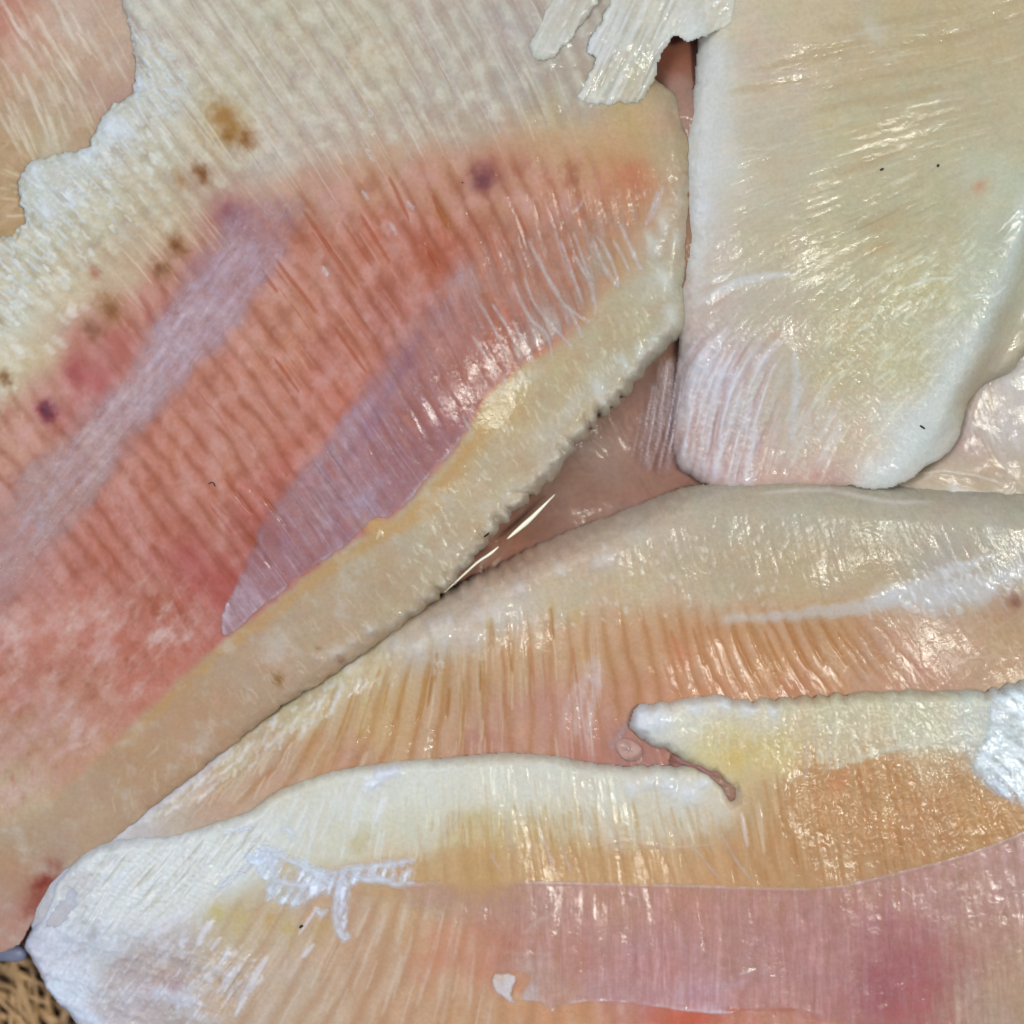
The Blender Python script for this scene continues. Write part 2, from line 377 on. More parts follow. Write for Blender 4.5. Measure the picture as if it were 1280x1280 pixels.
def base_relief(F, amp=4, sc=170, seed=1): F.h += amp*fbm(F.X, F.Y, sc, seed, 2)
def dome(F, z0, T, R, pw=2.0):
    p = np.clip(F.sd/R, 0, 1); F.h = z0+T*np.power(np.clip(1-(1-p)**pw, 0, 1), 1/pw)
def worm(F, sc, seed, brk=0.0):
    """short crystalline flecks and glints: broken ridge lines of a warped noise"""
    wx = F.X+4*gnoise(F.X/13, F.Y/13, seed+1); wy = F.Y+4*gnoise(F.X/13, F.Y/13, seed+2)
    r = 0
    for k in range(2):
        q = sstep(0.80, 1.0, 1-np.abs(gnoise(wx/sc+9*k, wy/sc, seed+3+k))*1.6)*sstep(brk, brk+0.35, gnoise(F.X/(sc*1.3), F.Y/(sc*1.3), seed+7+k))
        r = np.maximum(r, q)
    return r
def surf(F, fib=2.2, fibw=3.2, fibl=44, rel=0.35, grain=2.5, seed=50, mott=3.0, msc=26, fk=0.45, gl=0.6, fz=None):
    a = F.lic(fibw, fibl*0.5, seed); b = F.lic(fibw*3.2, fibl*0.8, seed+3)
    m = fbm(F.X, F.Y, msc, seed+7, 4, 0.6); g = gnoise(F.X/2.2, F.Y/2.2, seed+11)
    h1 = fbm(F.X, F.Y, 48, seed+13, 3); h2 = fbm(F.X, F.Y, 34, seed+17, 3); m2 = fbm(F.X, F.Y, 11, seed+19, 2)
    f = fib*fk*(1.0 if fz is None else fz)
    F.add((1, 1, 1), f*(0.6*a+0.9*b)); F.add((1, 1, 1.05), mott*(1.7*m+0.9*m2)); F.add((1, 1, 1), grain*g*1.4)
    F.add((0.9, -0.1, -1.3), 5.0*h1); F.add((0.5, -0.8, 0.1), 4.0*h2)
    pm = 0.25+0.75*sstep(-0.15, 0.4, fbm(F.X, F.Y, 60, seed+23, 2))
    w = worm(F, 5.2, seed+29)*pm; w2 = worm(F, 8.5, seed+37, 0.05)*pm
    F.add((1, 1, 0.95), 13*gl*w+9*gl*w2)  # glints painted in as paler flecks along the grain
    F.h += rel*0.25*(0.4*a+0.8*b)*(1.0 if fz is None else fz)+1.1*m*rel+0.05*g+gl*(0.24*w+0.26*w2)
    F.fa, F.fb, F.fm = a, b, m

def bands(F, w, per, seed, zone, dark, light, od=0.5, ol=0.35, rel=1.0, width=0.15):
    ph = w/per+0.30*fbm(F.X, F.Y, 80, seed, 2)+0.05*fbm(F.X, F.Y, 24, seed+3, 2); t = ph-np.floor(ph)
    am = np.clip(0.8+0.45*fbm(F.X, F.Y, 110, seed+5, 2), 0.25, 1.1); pid = gnoise(np.floor(ph)*1.7+0.5, F.Y*0+3.3, seed+8)
    ln = np.exp(-((t-0.5)/(width*(1+0.3*pid)))**2)*am
    q = np.exp(-((np.minimum(t, 1-t))/0.22)**2)*np.clip(0.5+1.2*fbm(F.X, F.Y, 26, seed+9, 3), 0, 1.2)
    F.mix(light, np.clip(zone*q*ol, 0, 1)); F.mix(dark, np.clip(zone*ln*od, 0, 1)); F.h += zone*rel*(0.4*q-0.8*ln)

# ------------------------------------------------------------------ fillet at the very bottom, seen in the gaps
U = Sheet([[(560, -70), (1330, -70), (1330, 300), (1150, 480), (1060, 590), (1050, 700), (560, 860), (300, 1060), (60, 1180), (-70, 1170), (-70, 1000), (200, 860), (480, 640)]])
dome(U, 2, 12, 30); U.h += 20*sstep(580, 480, U.X); U.h += 12*sstep(640, 720, U.X)*sstep(640, 560, U.Y); U.h += 50*sstep(450, 380, U.Y)*sstep(70, 150, U.Y)*sstep(60, 20, np.abs(U.X-862))+30*np.exp(-((U.X-848)/40)**2-((U.Y-85)/40)**2) + 26*sstep(860, 930, U.X)*sstep(530, 570, U.Y); base_relief(U, 6, 120, 3)
U.field([(700, 600, 1, -0.5), (800, 550, 0.2, 1), (845, 90, 0.3, 1)])
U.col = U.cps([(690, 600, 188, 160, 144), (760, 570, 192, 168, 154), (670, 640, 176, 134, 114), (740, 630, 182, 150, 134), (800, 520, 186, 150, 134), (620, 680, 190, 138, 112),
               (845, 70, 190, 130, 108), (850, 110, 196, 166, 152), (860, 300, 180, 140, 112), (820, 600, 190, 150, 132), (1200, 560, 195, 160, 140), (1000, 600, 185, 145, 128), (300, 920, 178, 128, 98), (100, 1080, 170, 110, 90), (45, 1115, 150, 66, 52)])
surf(U, 2.0, 4, 40, 0.5, seed=60, mott=5, fk=.3, gl=.25); U.col *= np.array([.88, .80, .74], f4)  # shade of the gap put into the colour
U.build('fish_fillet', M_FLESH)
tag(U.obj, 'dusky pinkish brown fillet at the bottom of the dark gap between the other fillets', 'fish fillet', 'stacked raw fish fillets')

# ------------------------------------------------------------------ fillet in the top left corner
E = Sheet([[(-78, -78), (230, -78), (235, 150), (140, 280), (40, 350), (-78, 360)]])
dome(E, 10, 60, 40); base_relief(E, 7, 90, 5)
E.field([(40, 60, 0.6, 1), (120, 40, 0.6, 1), (50, 180, 0.1, 1), (20, 250, 1, -0.3)])
E.col = E.cps([(0, 20, 202, 142, 118), (40, 60, 200, 156, 126), (90, 30, 206, 176, 150), (130, 60, 200, 168, 140), (130, 110, 194, 158, 130), (60, 130, 196, 168, 132), (20, 130, 194, 160, 124),
               (60, 180, 200, 182, 146), (20, 200, 190, 154, 112), (100, 160, 190, 160, 126), (10, 255, 186, 150, 104), (150, 130, 192, 150, 130)])
surf(E, 3.5, 3.5, 40, 0.6, seed=70, mott=5)
E.fibres([(0, 0), (150, 0), (155, 110), (90, 170), (0, 190)], 55, (25, 80), (1.0, 3.2), (228, 214, 190), (0.25, 0.7), 0.5)
E.fibres([(20, 60), (90, 60), (80, 180), (20, 180)], 16, (30, 60), (1.5, 4), (226, 214, 184), (0.3, 0.6), 0.5)
E.fibres([(0, 200), (50, 200), (40, 270), (0, 270)], 20, (15, 35), (1, 2), (232, 214, 170), (0.3, 0.7), 0.5)
E.build('fish_fillet', M_FLESH)
tag(E.obj, 'brownish pink fillet with pale streaks in the top left corner, under the ragged white edge', 'fish fillet', 'stacked raw fish fillets')

# ------------------------------------------------------------------ small pale fillet peeking out at the right
Hh = Sheet([[(1040, 612), (1090, 606), (1150, 580), (1185, 540), (1215, 470), (1260, 380), (1364, 360), (1364, 660), (1200, 665), (1080, 650)]])
dome(Hh, 8, 40, 26); base_relief(Hh, 6, 70, 9)
Hh.field([(1230, 540, 0.15, 1), (1200, 600, 1, 0.05), (1270, 500, 0.2, 1)])
Hh.col = Hh.cps([(1225, 500, 206, 186, 166), (1260, 530, 214, 200, 184), (1215, 550, 200, 172, 156), (1240, 585, 204, 178, 150), (1150, 600, 208, 186, 156), (1100, 606, 204, 178, 152), (1275, 470, 216, 206, 190), (1200, 605, 206, 184, 152), (1270, 610, 206, 188, 158)])
surf(Hh, 2.5, 3.5, 36, 0.5, seed=80)
Hh.fibres([(1215, 480), (1278, 470), (1278, 580), (1215, 580)], 14, (30, 80), (1.5, 4), (226, 214, 204), (0.3, 0.6), 0.4)
for p in ([(1150, 592), (1185, 588), (1225, 594), (1262, 606)], [(1180, 616), (1215, 612), (1262, 620), (1272, 610), (1274, 600)]):
    Hh.stroke(p, 2.0, (228, 214, 192), 0.7, 2, 1.2)
Hh.spot(1200, 612, 7, (238, 232, 220), 0.8, 1.8, 0.1, -2)
Hh.build('fish_fillet', M_FLESH)
tag(Hh.obj, 'pale pink fillet peeking out at the right edge below the curled white corner', 'fish fillet', 'stacked raw fish fillets')

# ------------------------------------------------------------------ A: big reddish fillet, left
A = Sheet([[(150, -78), (150, -10), (160, 35), (167, 70), (168, 100), (160, 118), (140, 130), (120, 155), (108, 182), (72, 192), (42, 198), (26, 214), (21, 245), (31, 272), (16, 288), (-10, 294), (-78, 310),
    (-78, 1205), (-20, 1198), (14, 1188), (28, 1168), (44, 1145), (56, 1120), (72, 1098), (95, 1084), (135, 1056), (200, 1003), (280, 940), (350, 886), (400, 855), (440, 828), (500, 786), (535, 760),
    (560, 738), (578, 718), (592, 702), (606, 684), (626, 660), (652, 634), (684, 606), (702, 586), (722, 558), (738, 542), (748, 524), (772, 508), (800, 476), (822, 446), (846, 424), (856, 394), (850, 360), (857, 310), (857, 220), (852, 150), (846, 116), (826, 104), (816, 84), (822, 40), (830, -78)]])
er = 1-A.mask([(-100, 400), (-100, 250), (200, 100), (200, -100), (900, -100), (900, 1200), (-100, 1200)], 20)
lft = sstep(260, 120, A.X)*sstep(330, 260, A.Y)
A.sd += 7*sstep(780, 840, A.X)*sstep(130, 180, A.Y)*sstep(430, 400, A.Y)
A.edge(4, 16, 21, 3); A.sd += 4.5*fbm(A.X, A.Y, 11, 22, 3)*sstep(220, 150, A.X)*sstep(330, 290, A.Y)
sc_l = sstep(40, 12, A.sd0)*sstep(470, 560, A.X)*sstep(440, 500, A.Y)
ua = A.X*0.74-A.Y*0.67
A.sd = A.sd - sc_l*(6.5*(1-np.abs(np.sin(ua*math.pi/23+2.6*fbm(A.X, A.Y, 50, 4, 2)))**0.8)-2.2)*(0.5+0.9*np.clip(0.5+fbm(A.X, A.Y, 70, 14, 1), 0, 1))
Rr = 24-6*lft+6*sstep(500, 400, A.Y)*sstep(700, 800, A.X)
zb = 30+20*sstep(560, 430, A.X)+40*sstep(450, 390, A.Y)*sstep(760, 820, A.X)
p = np.clip(A.sd/Rr, 0, 1); prof = np.sqrt(np.clip(1-(1-p)**2, 0, 1))
top = A.cps([(0, 300, 82), (150, 50, 84), (300, 100, 92), (600, 100, 96), (840, 150, 90), (840, 350, 88), (500, 500, 98), (200, 600, 96), (0, 800, 90), (600, 650, 74), (720, 520, 78), (400, 800, 68), (250, 900, 62), (100, 1020, 56), (0, 1150, 50)], 80)[..., 0]
A.h = zb+(top-zb)*(prof*(1-lft)+lft*(0.62+0.38*prof)); A.h = np.where(A.sd < 0.3, zb, A.h)
base_relief(A, 5, 190, 13)
A.field([(450, 60, 0.62, 1), (250, 60, 0.7, 1), (700, 60, 0.5, 1), (100, 220, 0.8, 0.8), (30, 380, 0.9, 0.7), (330, 330, 0.75, 0.9), (450, 400, 0.7, 0.95), (560, 260, 0.42, 1), (700, 380, 0.36, 1), (780, 240, 0.15, 1), (830, 380, 0.3, 1),
         (500, 560, 0.7, 1), (250, 600, 0.75, 0.8), (350, 650, 0.65, 0.9), (60, 560, 0.6, 0.8), (60, 880, -0.8, 0.6), (20, 800, -0.8, 0.6), (130, 930, -0.8, 0.6), (600, 600, 0.6, 0.9), (450, 740, 0.6, 0.8), (300, 860, 0.7, 0.8), (100, 1020, 0.9, 0.5), (20, 1100, 0.5, 1)])
CA1 = [(180, 30, 206, 198, 178), (250, 40, 204, 192, 164), (350, 30, 202, 190, 156), (450, 30, 202, 188, 156), (560, 30, 196, 182, 160), (650, 40, 190, 176, 162), (700, 60, 184, 172, 154),
 (200, 120, 204, 202, 184), (280, 110, 206, 194, 160), (370, 120, 202, 188, 162), (470, 100, 204, 188, 154), (560, 110, 194, 180, 158), (650, 100, 186, 176, 160), (720, 130, 184, 172, 150),
 (120, 180, 206, 208, 194), (60, 240, 200, 200, 180), (200, 200, 200, 190, 158), (280, 170, 202, 180, 130), (340, 190, 202, 188, 168), (430, 170, 200, 178, 156), (520, 160, 196, 176, 154), (600, 158, 192, 172, 148), (700, 148, 196, 176, 136), (790, 150, 198, 170, 116), (845, 150, 180, 160, 124),
 (40, 320, 206, 200, 166), (120, 270, 206, 196, 160), (200, 270, 202, 180, 138), (260, 235, 196, 168, 136), (20, 400, 208, 198, 162), (80, 350, 208, 190, 150), (150, 340, 202, 174, 134), (5, 470, 208, 196, 158), (50, 440, 208, 186, 146),
 (290, 275, 180, 120, 112), (400, 245, 196, 148, 120), (470, 220, 204, 156, 118), (540, 225, 200, 142, 108), (630, 205, 204, 148, 110), (700, 190, 208, 162, 112), (780, 190, 206, 164, 112), (795, 222, 206, 140, 98), (835, 200, 194, 170, 130),
 (400, 320, 196, 124, 96), (480, 300, 198, 120, 92), (535, 320, 196, 112, 86), (430, 400, 200, 126, 100), (360, 400, 202, 136, 104), (500, 400, 188, 114, 98), (330, 480, 204, 134, 106), (420, 480, 204, 122, 98), (300, 560, 202, 132, 106),
 (220, 580, 202, 128, 102), (360, 600, 198, 114, 94), (250, 660, 202, 130, 106), (300, 720, 192, 102, 88), (200, 740, 198, 118, 96), (150, 680, 198, 120, 98), (120, 780, 200, 122, 102), (60, 800, 200, 128, 106), (20, 860, 202, 134, 110),
 (180, 840, 202, 122, 98), (100, 880, 206, 146, 118), (40, 920, 206, 162, 134), (90, 940, 206, 154, 116), (20, 990, 208, 182, 144), (230, 790, 196, 112, 92), (240, 740, 192, 100, 86), (330, 650, 192, 106, 92),
 (120, 440, 188, 106, 92), (170, 395, 192, 118, 94), (70, 505, 190, 112, 98), (30, 560, 206, 150, 122), (110, 480, 190, 102, 92), (220, 360, 188, 116, 98), (0, 640, 204, 150, 136), (30, 700, 200, 142, 130), (10, 780, 198, 134, 120), (-40, 900, 204, 150, 124), (-40, 500, 206, 180, 146),
 (560, 420, 196, 120, 96), (620, 360, 202, 128, 96), (690, 320, 204, 136, 102), (740, 280, 206, 144, 104), (640, 420, 204, 118, 88), (760, 330, 204, 156, 112), (500, 560, 196, 122, 104), (430, 640, 196, 122, 110), (340, 730, 194, 118, 108), (680, 240, 206, 148, 114)]
CA2 = [(835, 270, 196, 172, 138), (825, 380, 198, 186, 152), (770, 410, 198, 178, 136), (700, 480, 202, 178, 132), (640, 560, 204, 180, 140), (590, 620, 204, 180, 140), (620, 510, 206, 172, 112), (540, 690, 200, 178, 142), (470, 740, 198, 170, 130), (400, 790, 196, 166, 130), (330, 850, 196, 162, 126), (250, 910, 196, 156, 118), (170, 970, 196, 156, 116), (100, 1030, 196, 162, 128), (40, 1050, 192, 160, 126),
 (15, 1010, 206, 182, 140), (10, 1100, 192, 150, 116), (10, 1160, 196, 148, 124), (760, 480, 202, 188, 154), (690, 570, 204, 186, 154)]
band = [(850, 222), (815, 280), (780, 340), (745, 388), (690, 434), (640, 466), (605, 500), (582, 545), (542, 592), (490, 648), (440, 677), (386, 716), (330, 760), (276, 802), (212, 860), (152, 918), (104, 966), (60, 1004), (-20, 1040), (-100, 1060), (-100, 1260), (100, 1260), (900, 700), (900, 222)]
c2 = A.cps(CA2, 26)+np.array([-2, 0, 3], f4); A.col = A.cps(CA1, 20); rr_ = sstep(45, 95, A.col[..., 0]-A.col[..., 2]); A.col *= 1+rr_[..., None]*np.array([.0, .0, .0], f4)
mb = A.mask(band, 7, 5, 26, 33)
sb = sstep(640, 760, A.X+0*A.Y)
mb_soft = A.mask(band, 26, 20, 40, 35)
mb = mb*(1-sb)+mb_soft*sb
A.col += (c2-A.col)*mb[..., None]
pb = A.up(seg_dist(smooth_poly([(40, 520), (130, 405), (210, 325), (290, 262), (380, 232), (480, 205), (600, 182), (720, 168), (850, 150)], False), A.CX, A.CY, False)); A.mix((208, 170, 134), np.exp(-(pb/30)**2)*0.5*(0.7+0.6*fbm(A.X, A.Y, 40, 149, 2)))
surf(A, 2.2, 2.8, 44, 0.36, seed=90, mott=3.4, fz=1-0.85*mb, gl=0.55)
redz = A.mask([(-100, 560), (60, 480), (200, 350), (300, 260), (470, 215), (640, 200), (760, 220), (700, 430), (600, 500), (480, 650), (270, 800), (100, 960), (-100, 1040)], 30)*(1-mb)
# mottled pale fat flecks in the red meat, darker myomere lines
fl = A.lic(8, 16, 131); A.mix((212, 146, 124), redz*sstep(0.2, 2.2, fl)*0.45); A.mix((172, 92, 66), redz*sstep(0.3, 2.2, -fl)*0.12)
aA = np.interp(A.X-0.25*(A.Y-400), [100, 350, 600, 800], [0.90, 0.94, 1.12, 1.28]).astype(f4); wA = (A.X-450)*np.sin(aA)-(A.Y-420)*np.cos(aA)
bands(A, wA, 25, 137, redz*(1-0.75*sstep(700, 820, A.Y+0.5*(200-A.X))), (154, 82, 56), (216, 156, 144), 0.52, 0.45, 0.6, 0.18)
hz = fbm(A.X*0.8-A.Y*0.3, A.Y*0.7+A.X*0.5, 40, 139, 4, .6); A.mix((220, 166, 152), redz*sstep(-.05, .5, hz)*.6); A.mix((156, 76, 50), redz*sstep(.05, .55, -hz)*.4)
lowm = redz*A.mask([(-100, 780), (60, 760), (240, 720), (260, 800), (100, 970), (-100, 1040)], 40)
ff = fbm((A.X*.75+A.Y*.66)*1.0, (-A.X*.66+A.Y*.75)*0.5, 30, 141, 5, .66); A.mix((222, 180, 164), lowm*sstep(-0.3, 0.55, ff)*0.8); A.mix((230, 198, 184), lowm*sstep(0.15, 0.6, ff)*0.6); A.h += lowm*0.8*ff
cl = fbm(A.X, A.Y, 22, 151, 3); A.mix((216, 160, 146), redz*sstep(0.25, 0.75, cl)*0.35*sstep(300, 560, A.Y))
# pale upper belly: cells of cream fat between thin lines
up = A.mask([(150, -100), (740, -100), (740, 130), (600, 165), (450, 190), (330, 220), (150, 330), (-100, 480), (-100, 330), (60, 240), (170, 110)], 22)
cell = fbm(A.X*0.9+A.Y*0.2, A.Y*1.0-A.X*0.15, 26, 161, 3); A.mix((220, 212, 184), up*sstep(0.0, 0.55, cell)*0.7); A.mix((180, 160, 138), up*sstep(0.05, 0.6, -cell)*0.6); A.h += up*1.6*cell
bands(A, wA, 22, 167, up, (182, 158, 136), (222, 214, 190), 0.4, 0.6, 0.8)
A.fibres([(170, 0), (700, 0), (720, 110), (560, 190), (330, 230), (160, 200)], 190, (40, 130), (0.5, 1.3), (224, 212, 192), (0.2, 0.6), 0.4, 0.05)
A.fibres([(170, 0), (700, 0), (720, 110), (560, 190), (330, 230), (160, 200)], 70, (40, 110), (0.8, 2.2), (176, 152, 126), (0.2, 0.5), -0.3, 0.04)
wt = A.mask([(150, -20), (168, 30), (210, 60), (240, 110), (170, 190), (120, 260), (60, 330), (20, 400), (-60, 470), (-60, 280), (20, 215), (110, 175), (150, 115)], 16, 10, 20, 171)
wn = A.lic(6, 18, 181); A.mix((214, 220, 216), wt*sstep(-0.4, 1.2, wn)*0.75); A.h += wt*sstep(0, 1.5, wn)*1.1
A.fibres([(0, 260), (120, 190), (200, 120), (240, 180), (120, 330), (0, 430)], 130, (8, 22), (1.2, 3.4), (232, 232, 220), (0.4, 0.85), 0.6, 0.3)
A.fibres([(0, 400), (60, 330), (120, 380), (60, 450), (0, 500)], 24, (14, 30), (2.5, 6), (236, 232, 216), (0.3, 0.7), 0.3, 0.3)
for x, y, r, c in [(150, 20, 8, 0), (160, 60, 9, 0), (172, 105, 10, 0), (140, 160, 12, 0), (155, 165, 10, 0), (110, 190, 9, 0), (60, 265, 10, 0), (45, 215, 10, 0), (90, 250, 9, 0)]:
    A.spot(x, y, r, (224, 230, 232), 0.75, 1.5, 1.1, -2)
# myomere lines across the red meat
A.fibres([(380, 240), (540, 230), (545, 340), (440, 480), (340, 520), (300, 440), (340, 340)], 14, (30, 80), (0.9, 2.0), (172, 92, 60), (0.3, 0.7), -0.7, 0.03)
A.fibres([(380, 240), (540, 230), (545, 340), (440, 480), (340, 520), (300, 440), (340, 340)]  , 26, (20, 60), (0.6, 1.4), (220, 164, 138), (0.25, 0.6), 0.4, 0.03)
A.fibres([(300, 480), (420, 480), (340, 620), (280, 780), (120, 760), (160, 620)], 20, (40, 100), (0.7, 1.8), (176, 88, 74), (0.15, 0.4), -0.5, 0.06)
A.fibres([(60, 480), (200, 350), (260, 300), (230, 370), (120, 520)], 24, (20, 50), (1, 2.5), (170, 80, 74), (0.2, 0.5), -0.5, 0.06)
A.fibres([(220, 250), (330, 150), (450, 200), (350, 260), (220, 340), (140, 400), (120, 380)], 60, (20, 70), (0.8, 2.0), (222, 194, 160), (0.3, 0.7), 0.5, 0.05)
A.fibres([(560, 300), (800, 230), (770, 330), (650, 450), (560, 480)], 50, (30, 90), (0.8, 2.0), (186, 98, 68), (0.25, 0.55), -0.4, 0.06)
for x, y, l in [(398, 290, 70), (425, 330, 95), (470, 300, 80), (500, 250, 70), (550, 265, 50), (372, 360, 100), (540, 320, 34), (440, 440, 80), (360, 470, 60), (335, 350, 50), (300, 620, 60), (345, 640, 50), (325, 690, 60)]:
    A.stroke(A.trace(x, y, l, 0.03), 2.2, (170, 86, 54), 0.65, 3, -2.0)
# spots of blood and brown
for x, y, r, c, op, asp in [(605, 224, 11, (84, 30, 52), .95, 1.1), (612, 215, 22, (176, 106, 84), .5, 1.2), (62, 514, 8, (96, 8, 40), .98, 1.2), (292, 272, 9, (120, 36, 56), .85, 1.2), (290, 268, 22, (164, 100, 104), .6, 1.4),
        (95, 465, 11, (160, 62, 66), .6, 1.2), (309, 176, 7, (136, 80, 34), .85, 1.5), (284, 150, 12, (160, 104, 36), .7, 1.8), (286, 172, 6, (140, 84, 24), .6, 1.3), (253, 219, 7, (132, 78, 38), .85, 1.5), (226, 226, 5, (170, 118, 66), .6, 2.0),
        (222, 309, 8, (130, 72, 28), .9, 1.3), (202, 338, 8, (132, 74, 28), .9, 1.3), (140, 387, 10, (136, 78, 24), .85, 1.6), (118, 414, 9, (132, 70, 30), .85, 1.3), (120, 342, 5, (178, 110, 80), .6, 1.3), (10, 473, 6, (132, 84, 38), .8, 1.3),
        (346, 850, 5, (150, 106, 58), .9, 1.5), (425, 824, 4, (150, 90, 66), .7, 1.5), (396, 812, 3, (156, 116, 76), .7, 1), (788, 222, 16, (202, 124, 84), .7, 1.6), (760, 238, 14, (206, 132, 96), .5, 1.5),
        (540, 325, 9, (168, 80, 46), .7, 1.9), (556, 275, 5, (172, 100, 50), .7, 2.6), (240, 700, 26, (184, 84, 80), .5, 1.5), (280, 740, 24, (184, 84, 78), .5, 1.4), (120, 470, 24, (180, 84, 78), .6, 1.4), (150, 430, 18, (184, 92, 80), .5, 1.3), (50, 1112, 12, (140, 56, 46), .9, 1.8), (40, 1130, 10, (150, 70, 58), .7, 1.6)]:
    A.spot(x, y, r*(1.35 if r < 13 else 1.0), c, min(1, op*1.12), asp, 0.95 if y < 1000 else 2.1, 0.4 if r < 10 else 0, rag=0.6)
# orange line of fat under the membrane edge
A.stroke([(640, 492), (606, 528), (578, 572), (542, 618), (500, 660), (452, 684), (396, 722), (338, 770), (286, 806), (222, 864), (160, 922), (112, 966)], 7, (206, 156, 92), 0.55, 12, 0.3, rag=8, seed=41)
A.stroke([(620, 520), (575, 590), (530, 640), (480, 672)], 14, (208, 162, 100), 0.55, 16, 0.3, rag=9, seed=43)
A.spot(470, 655, 13, (214, 172, 108), 0.9, 1.7, 0.1, -1.2)
A.stroke([(480, 672), (475, 664), (470, 676)], 2, (232, 206, 166), 0.8, 2, 1)
pt = fbm(A.X, A.Y, 46, 145, 4, .6); A.mix((214, 206, 192), mb*sstep(.0, .6, pt)*.5); A.mix((192, 150, 112), mb*sstep(.05, .6, -pt)*.4)
# grainy cream band with glassy flakes
A.fibres([(840, 300), (850, 420), (740, 530), (600, 690), (520, 760), (480, 720), (600, 560), (720, 450)], 210, (6, 22), (0.8, 2.0), (226, 212, 178), (0.3, 0.8), 0.9, 0.5)
A.fibres([(500, 700), (520, 760), (300, 920), (120, 1040), (140, 980), (300, 830)], 90, (8, 30), (0.7, 1.5), (216, 190, 158), (0.3, 0.7), 0.6, 0.4)
for k in range(36):
    t = k/35; x = 560+t*280; y = 742-t*318+random.gauss(0, 3); A.spot(x-6, y-7, random.uniform(5.5, 9), (218, 208, 188), 0.6, 1.15, random.uniform(0, 3), -8)
for x, y in [(800, 440), (815, 425), (840, 395), (780, 455), (830, 350), (748, 485), (845, 300), (820, 310), (828, 280), (812, 300)]:
    A.spot(x, y, random.uniform(5, 10), (222, 222, 208), 0.7, 1.8, random.uniform(0.8, 2.2), -1.6)
for k in range(12):
    A.spot(400+k*14+random.gauss(0, 5), 838-k*8.6+random.gauss(0, 4)-8, random.uniform(4, 8), (216, 202, 184), 0.6, 1.2, random.uniform(0, 3), -5)
A.build('fish_fillet', M_FLESH)
tag(A.obj, 'large reddish pink fillet with lavender membrane running diagonally on the left', 'fish fillet', 'stacked raw fish fillets')

# ---- membranes of A
def membrane(parent, poly, cpts, field, alpha_pts, thick=1.6, edge=(3, 12, 5), seed=200, fib=2.5, soft=8, noise_a=0.25, fibs=(), strokes=(), name='membrane', soft_pts=None, gain=1.0, grow=0.0, sheer=0.84):
    m = Sheet([poly], pad=24); m.sd += grow; m.edge(*edge)
    pj0, pi0 = m.j0-parent.j0, m.i0-parent.i0
    m.D = parent.D[pj0:pj0+m.X.shape[0], pi0:pi0+m.X.shape[1]] if field is None else None
    if m.D is None: m.field(field)
    hp = parent.h[pj0:pj0+m.X.shape[0], pi0:pi0+m.X.shape[1]]
    hs = hp.copy()
    for k in range(3): hs[1:-1, 1:-1] = (hs[1:-1, 1:-1]+hs[:-2, 1:-1]+hs[2:, 1:-1]+hs[1:-1, :-2]+hs[1:-1, 2:])/5
    hs = np.maximum(hs, hp)
    e = np.clip(m.sd/4, 0, 1); m.h = hs+0.35+thick*np.sqrt(np.clip(1-(1-e)**2, 0, 1))
    m.col = m.cps(cpts, 24)
    keep = m.h.copy(); surf(m, fib, 3.0, 44, 0.2, 2.0, seed, 6, 22, fk=.35, gl=.35); m.h = np.maximum(m.h, hp+0.3)
    for a in fibs: m.fibres(*a)
    for a in strokes: m.stroke(*a)
    al = m.cps(alpha_pts, 30)[..., 0]+noise_a*(0.3*m.fb+0.12*m.fa+1.2*fbm(m.X, m.Y, 38, seed+9, 4, .6)+0.5*fbm(m.X, m.Y, 12, seed+10, 2))
    sf = soft if soft_pts is None else m.cps(soft_pts, 12)[..., 0]
    m.alpha = np.clip(al*sheer, 0.02, 0.97)*sstep(0, 1, (m.sd+0.8)/sf)
    m.col *= gain; m.build(name, M_MEMB, parent.obj); return m
M1 = membrane(A, [(300, 258), (372, 250), (374, 285), (342, 340), (302, 400), (256, 452), (206, 506), (166, 560), (126, 615), (82, 670), (40, 715), (0, 772), (-60, 836), (-70, 720), (0, 640), (30, 592), (72, 558), (116, 510), (158, 472), (186, 430), (206, 390), (240, 340), (270, 300)],
    [(340, 280, 204, 158, 160), (300, 330, 212, 176, 182), (250, 400, 214, 182, 186), (200, 440, 218, 188, 192), (200, 480, 214, 182, 182), (150, 520, 214, 180, 176), (110, 560, 216, 182, 176), (60, 620, 216, 180, 170), (20, 690, 214, 172, 162)],
    [(300, 330, -0.6, 0.8), (100, 580, -0.65, 0.75)], [(340, 270, .35), (320, 310, .65), (250, 390, .75), (190, 460, .78), (120, 560, .7), (60, 630, .62), (0, 720, .55), (-40, 760, .5)], 0.4, (12, 44, 205), 205, soft=34, grow=14, fib=1.0, noise_a=.3,
    fibs=[([(330, 260), (370, 260), (200, 500), (60, 680), (0, 700), (100, 540), (220, 380)], 60, (14, 50), (1, 3), (214, 196, 206), (.3, .7), .3, .5)],
    strokes=[([(370, 285), (345, 330), (305, 390), (258, 446), (210, 500)], 4, (206, 186, 200), .6, 8), ([(240, 345), (206, 392), (184, 436), (156, 476)], 4, (214, 196, 206), .6, 8)])
tag(M1.obj, 'lavender strip of membrane')
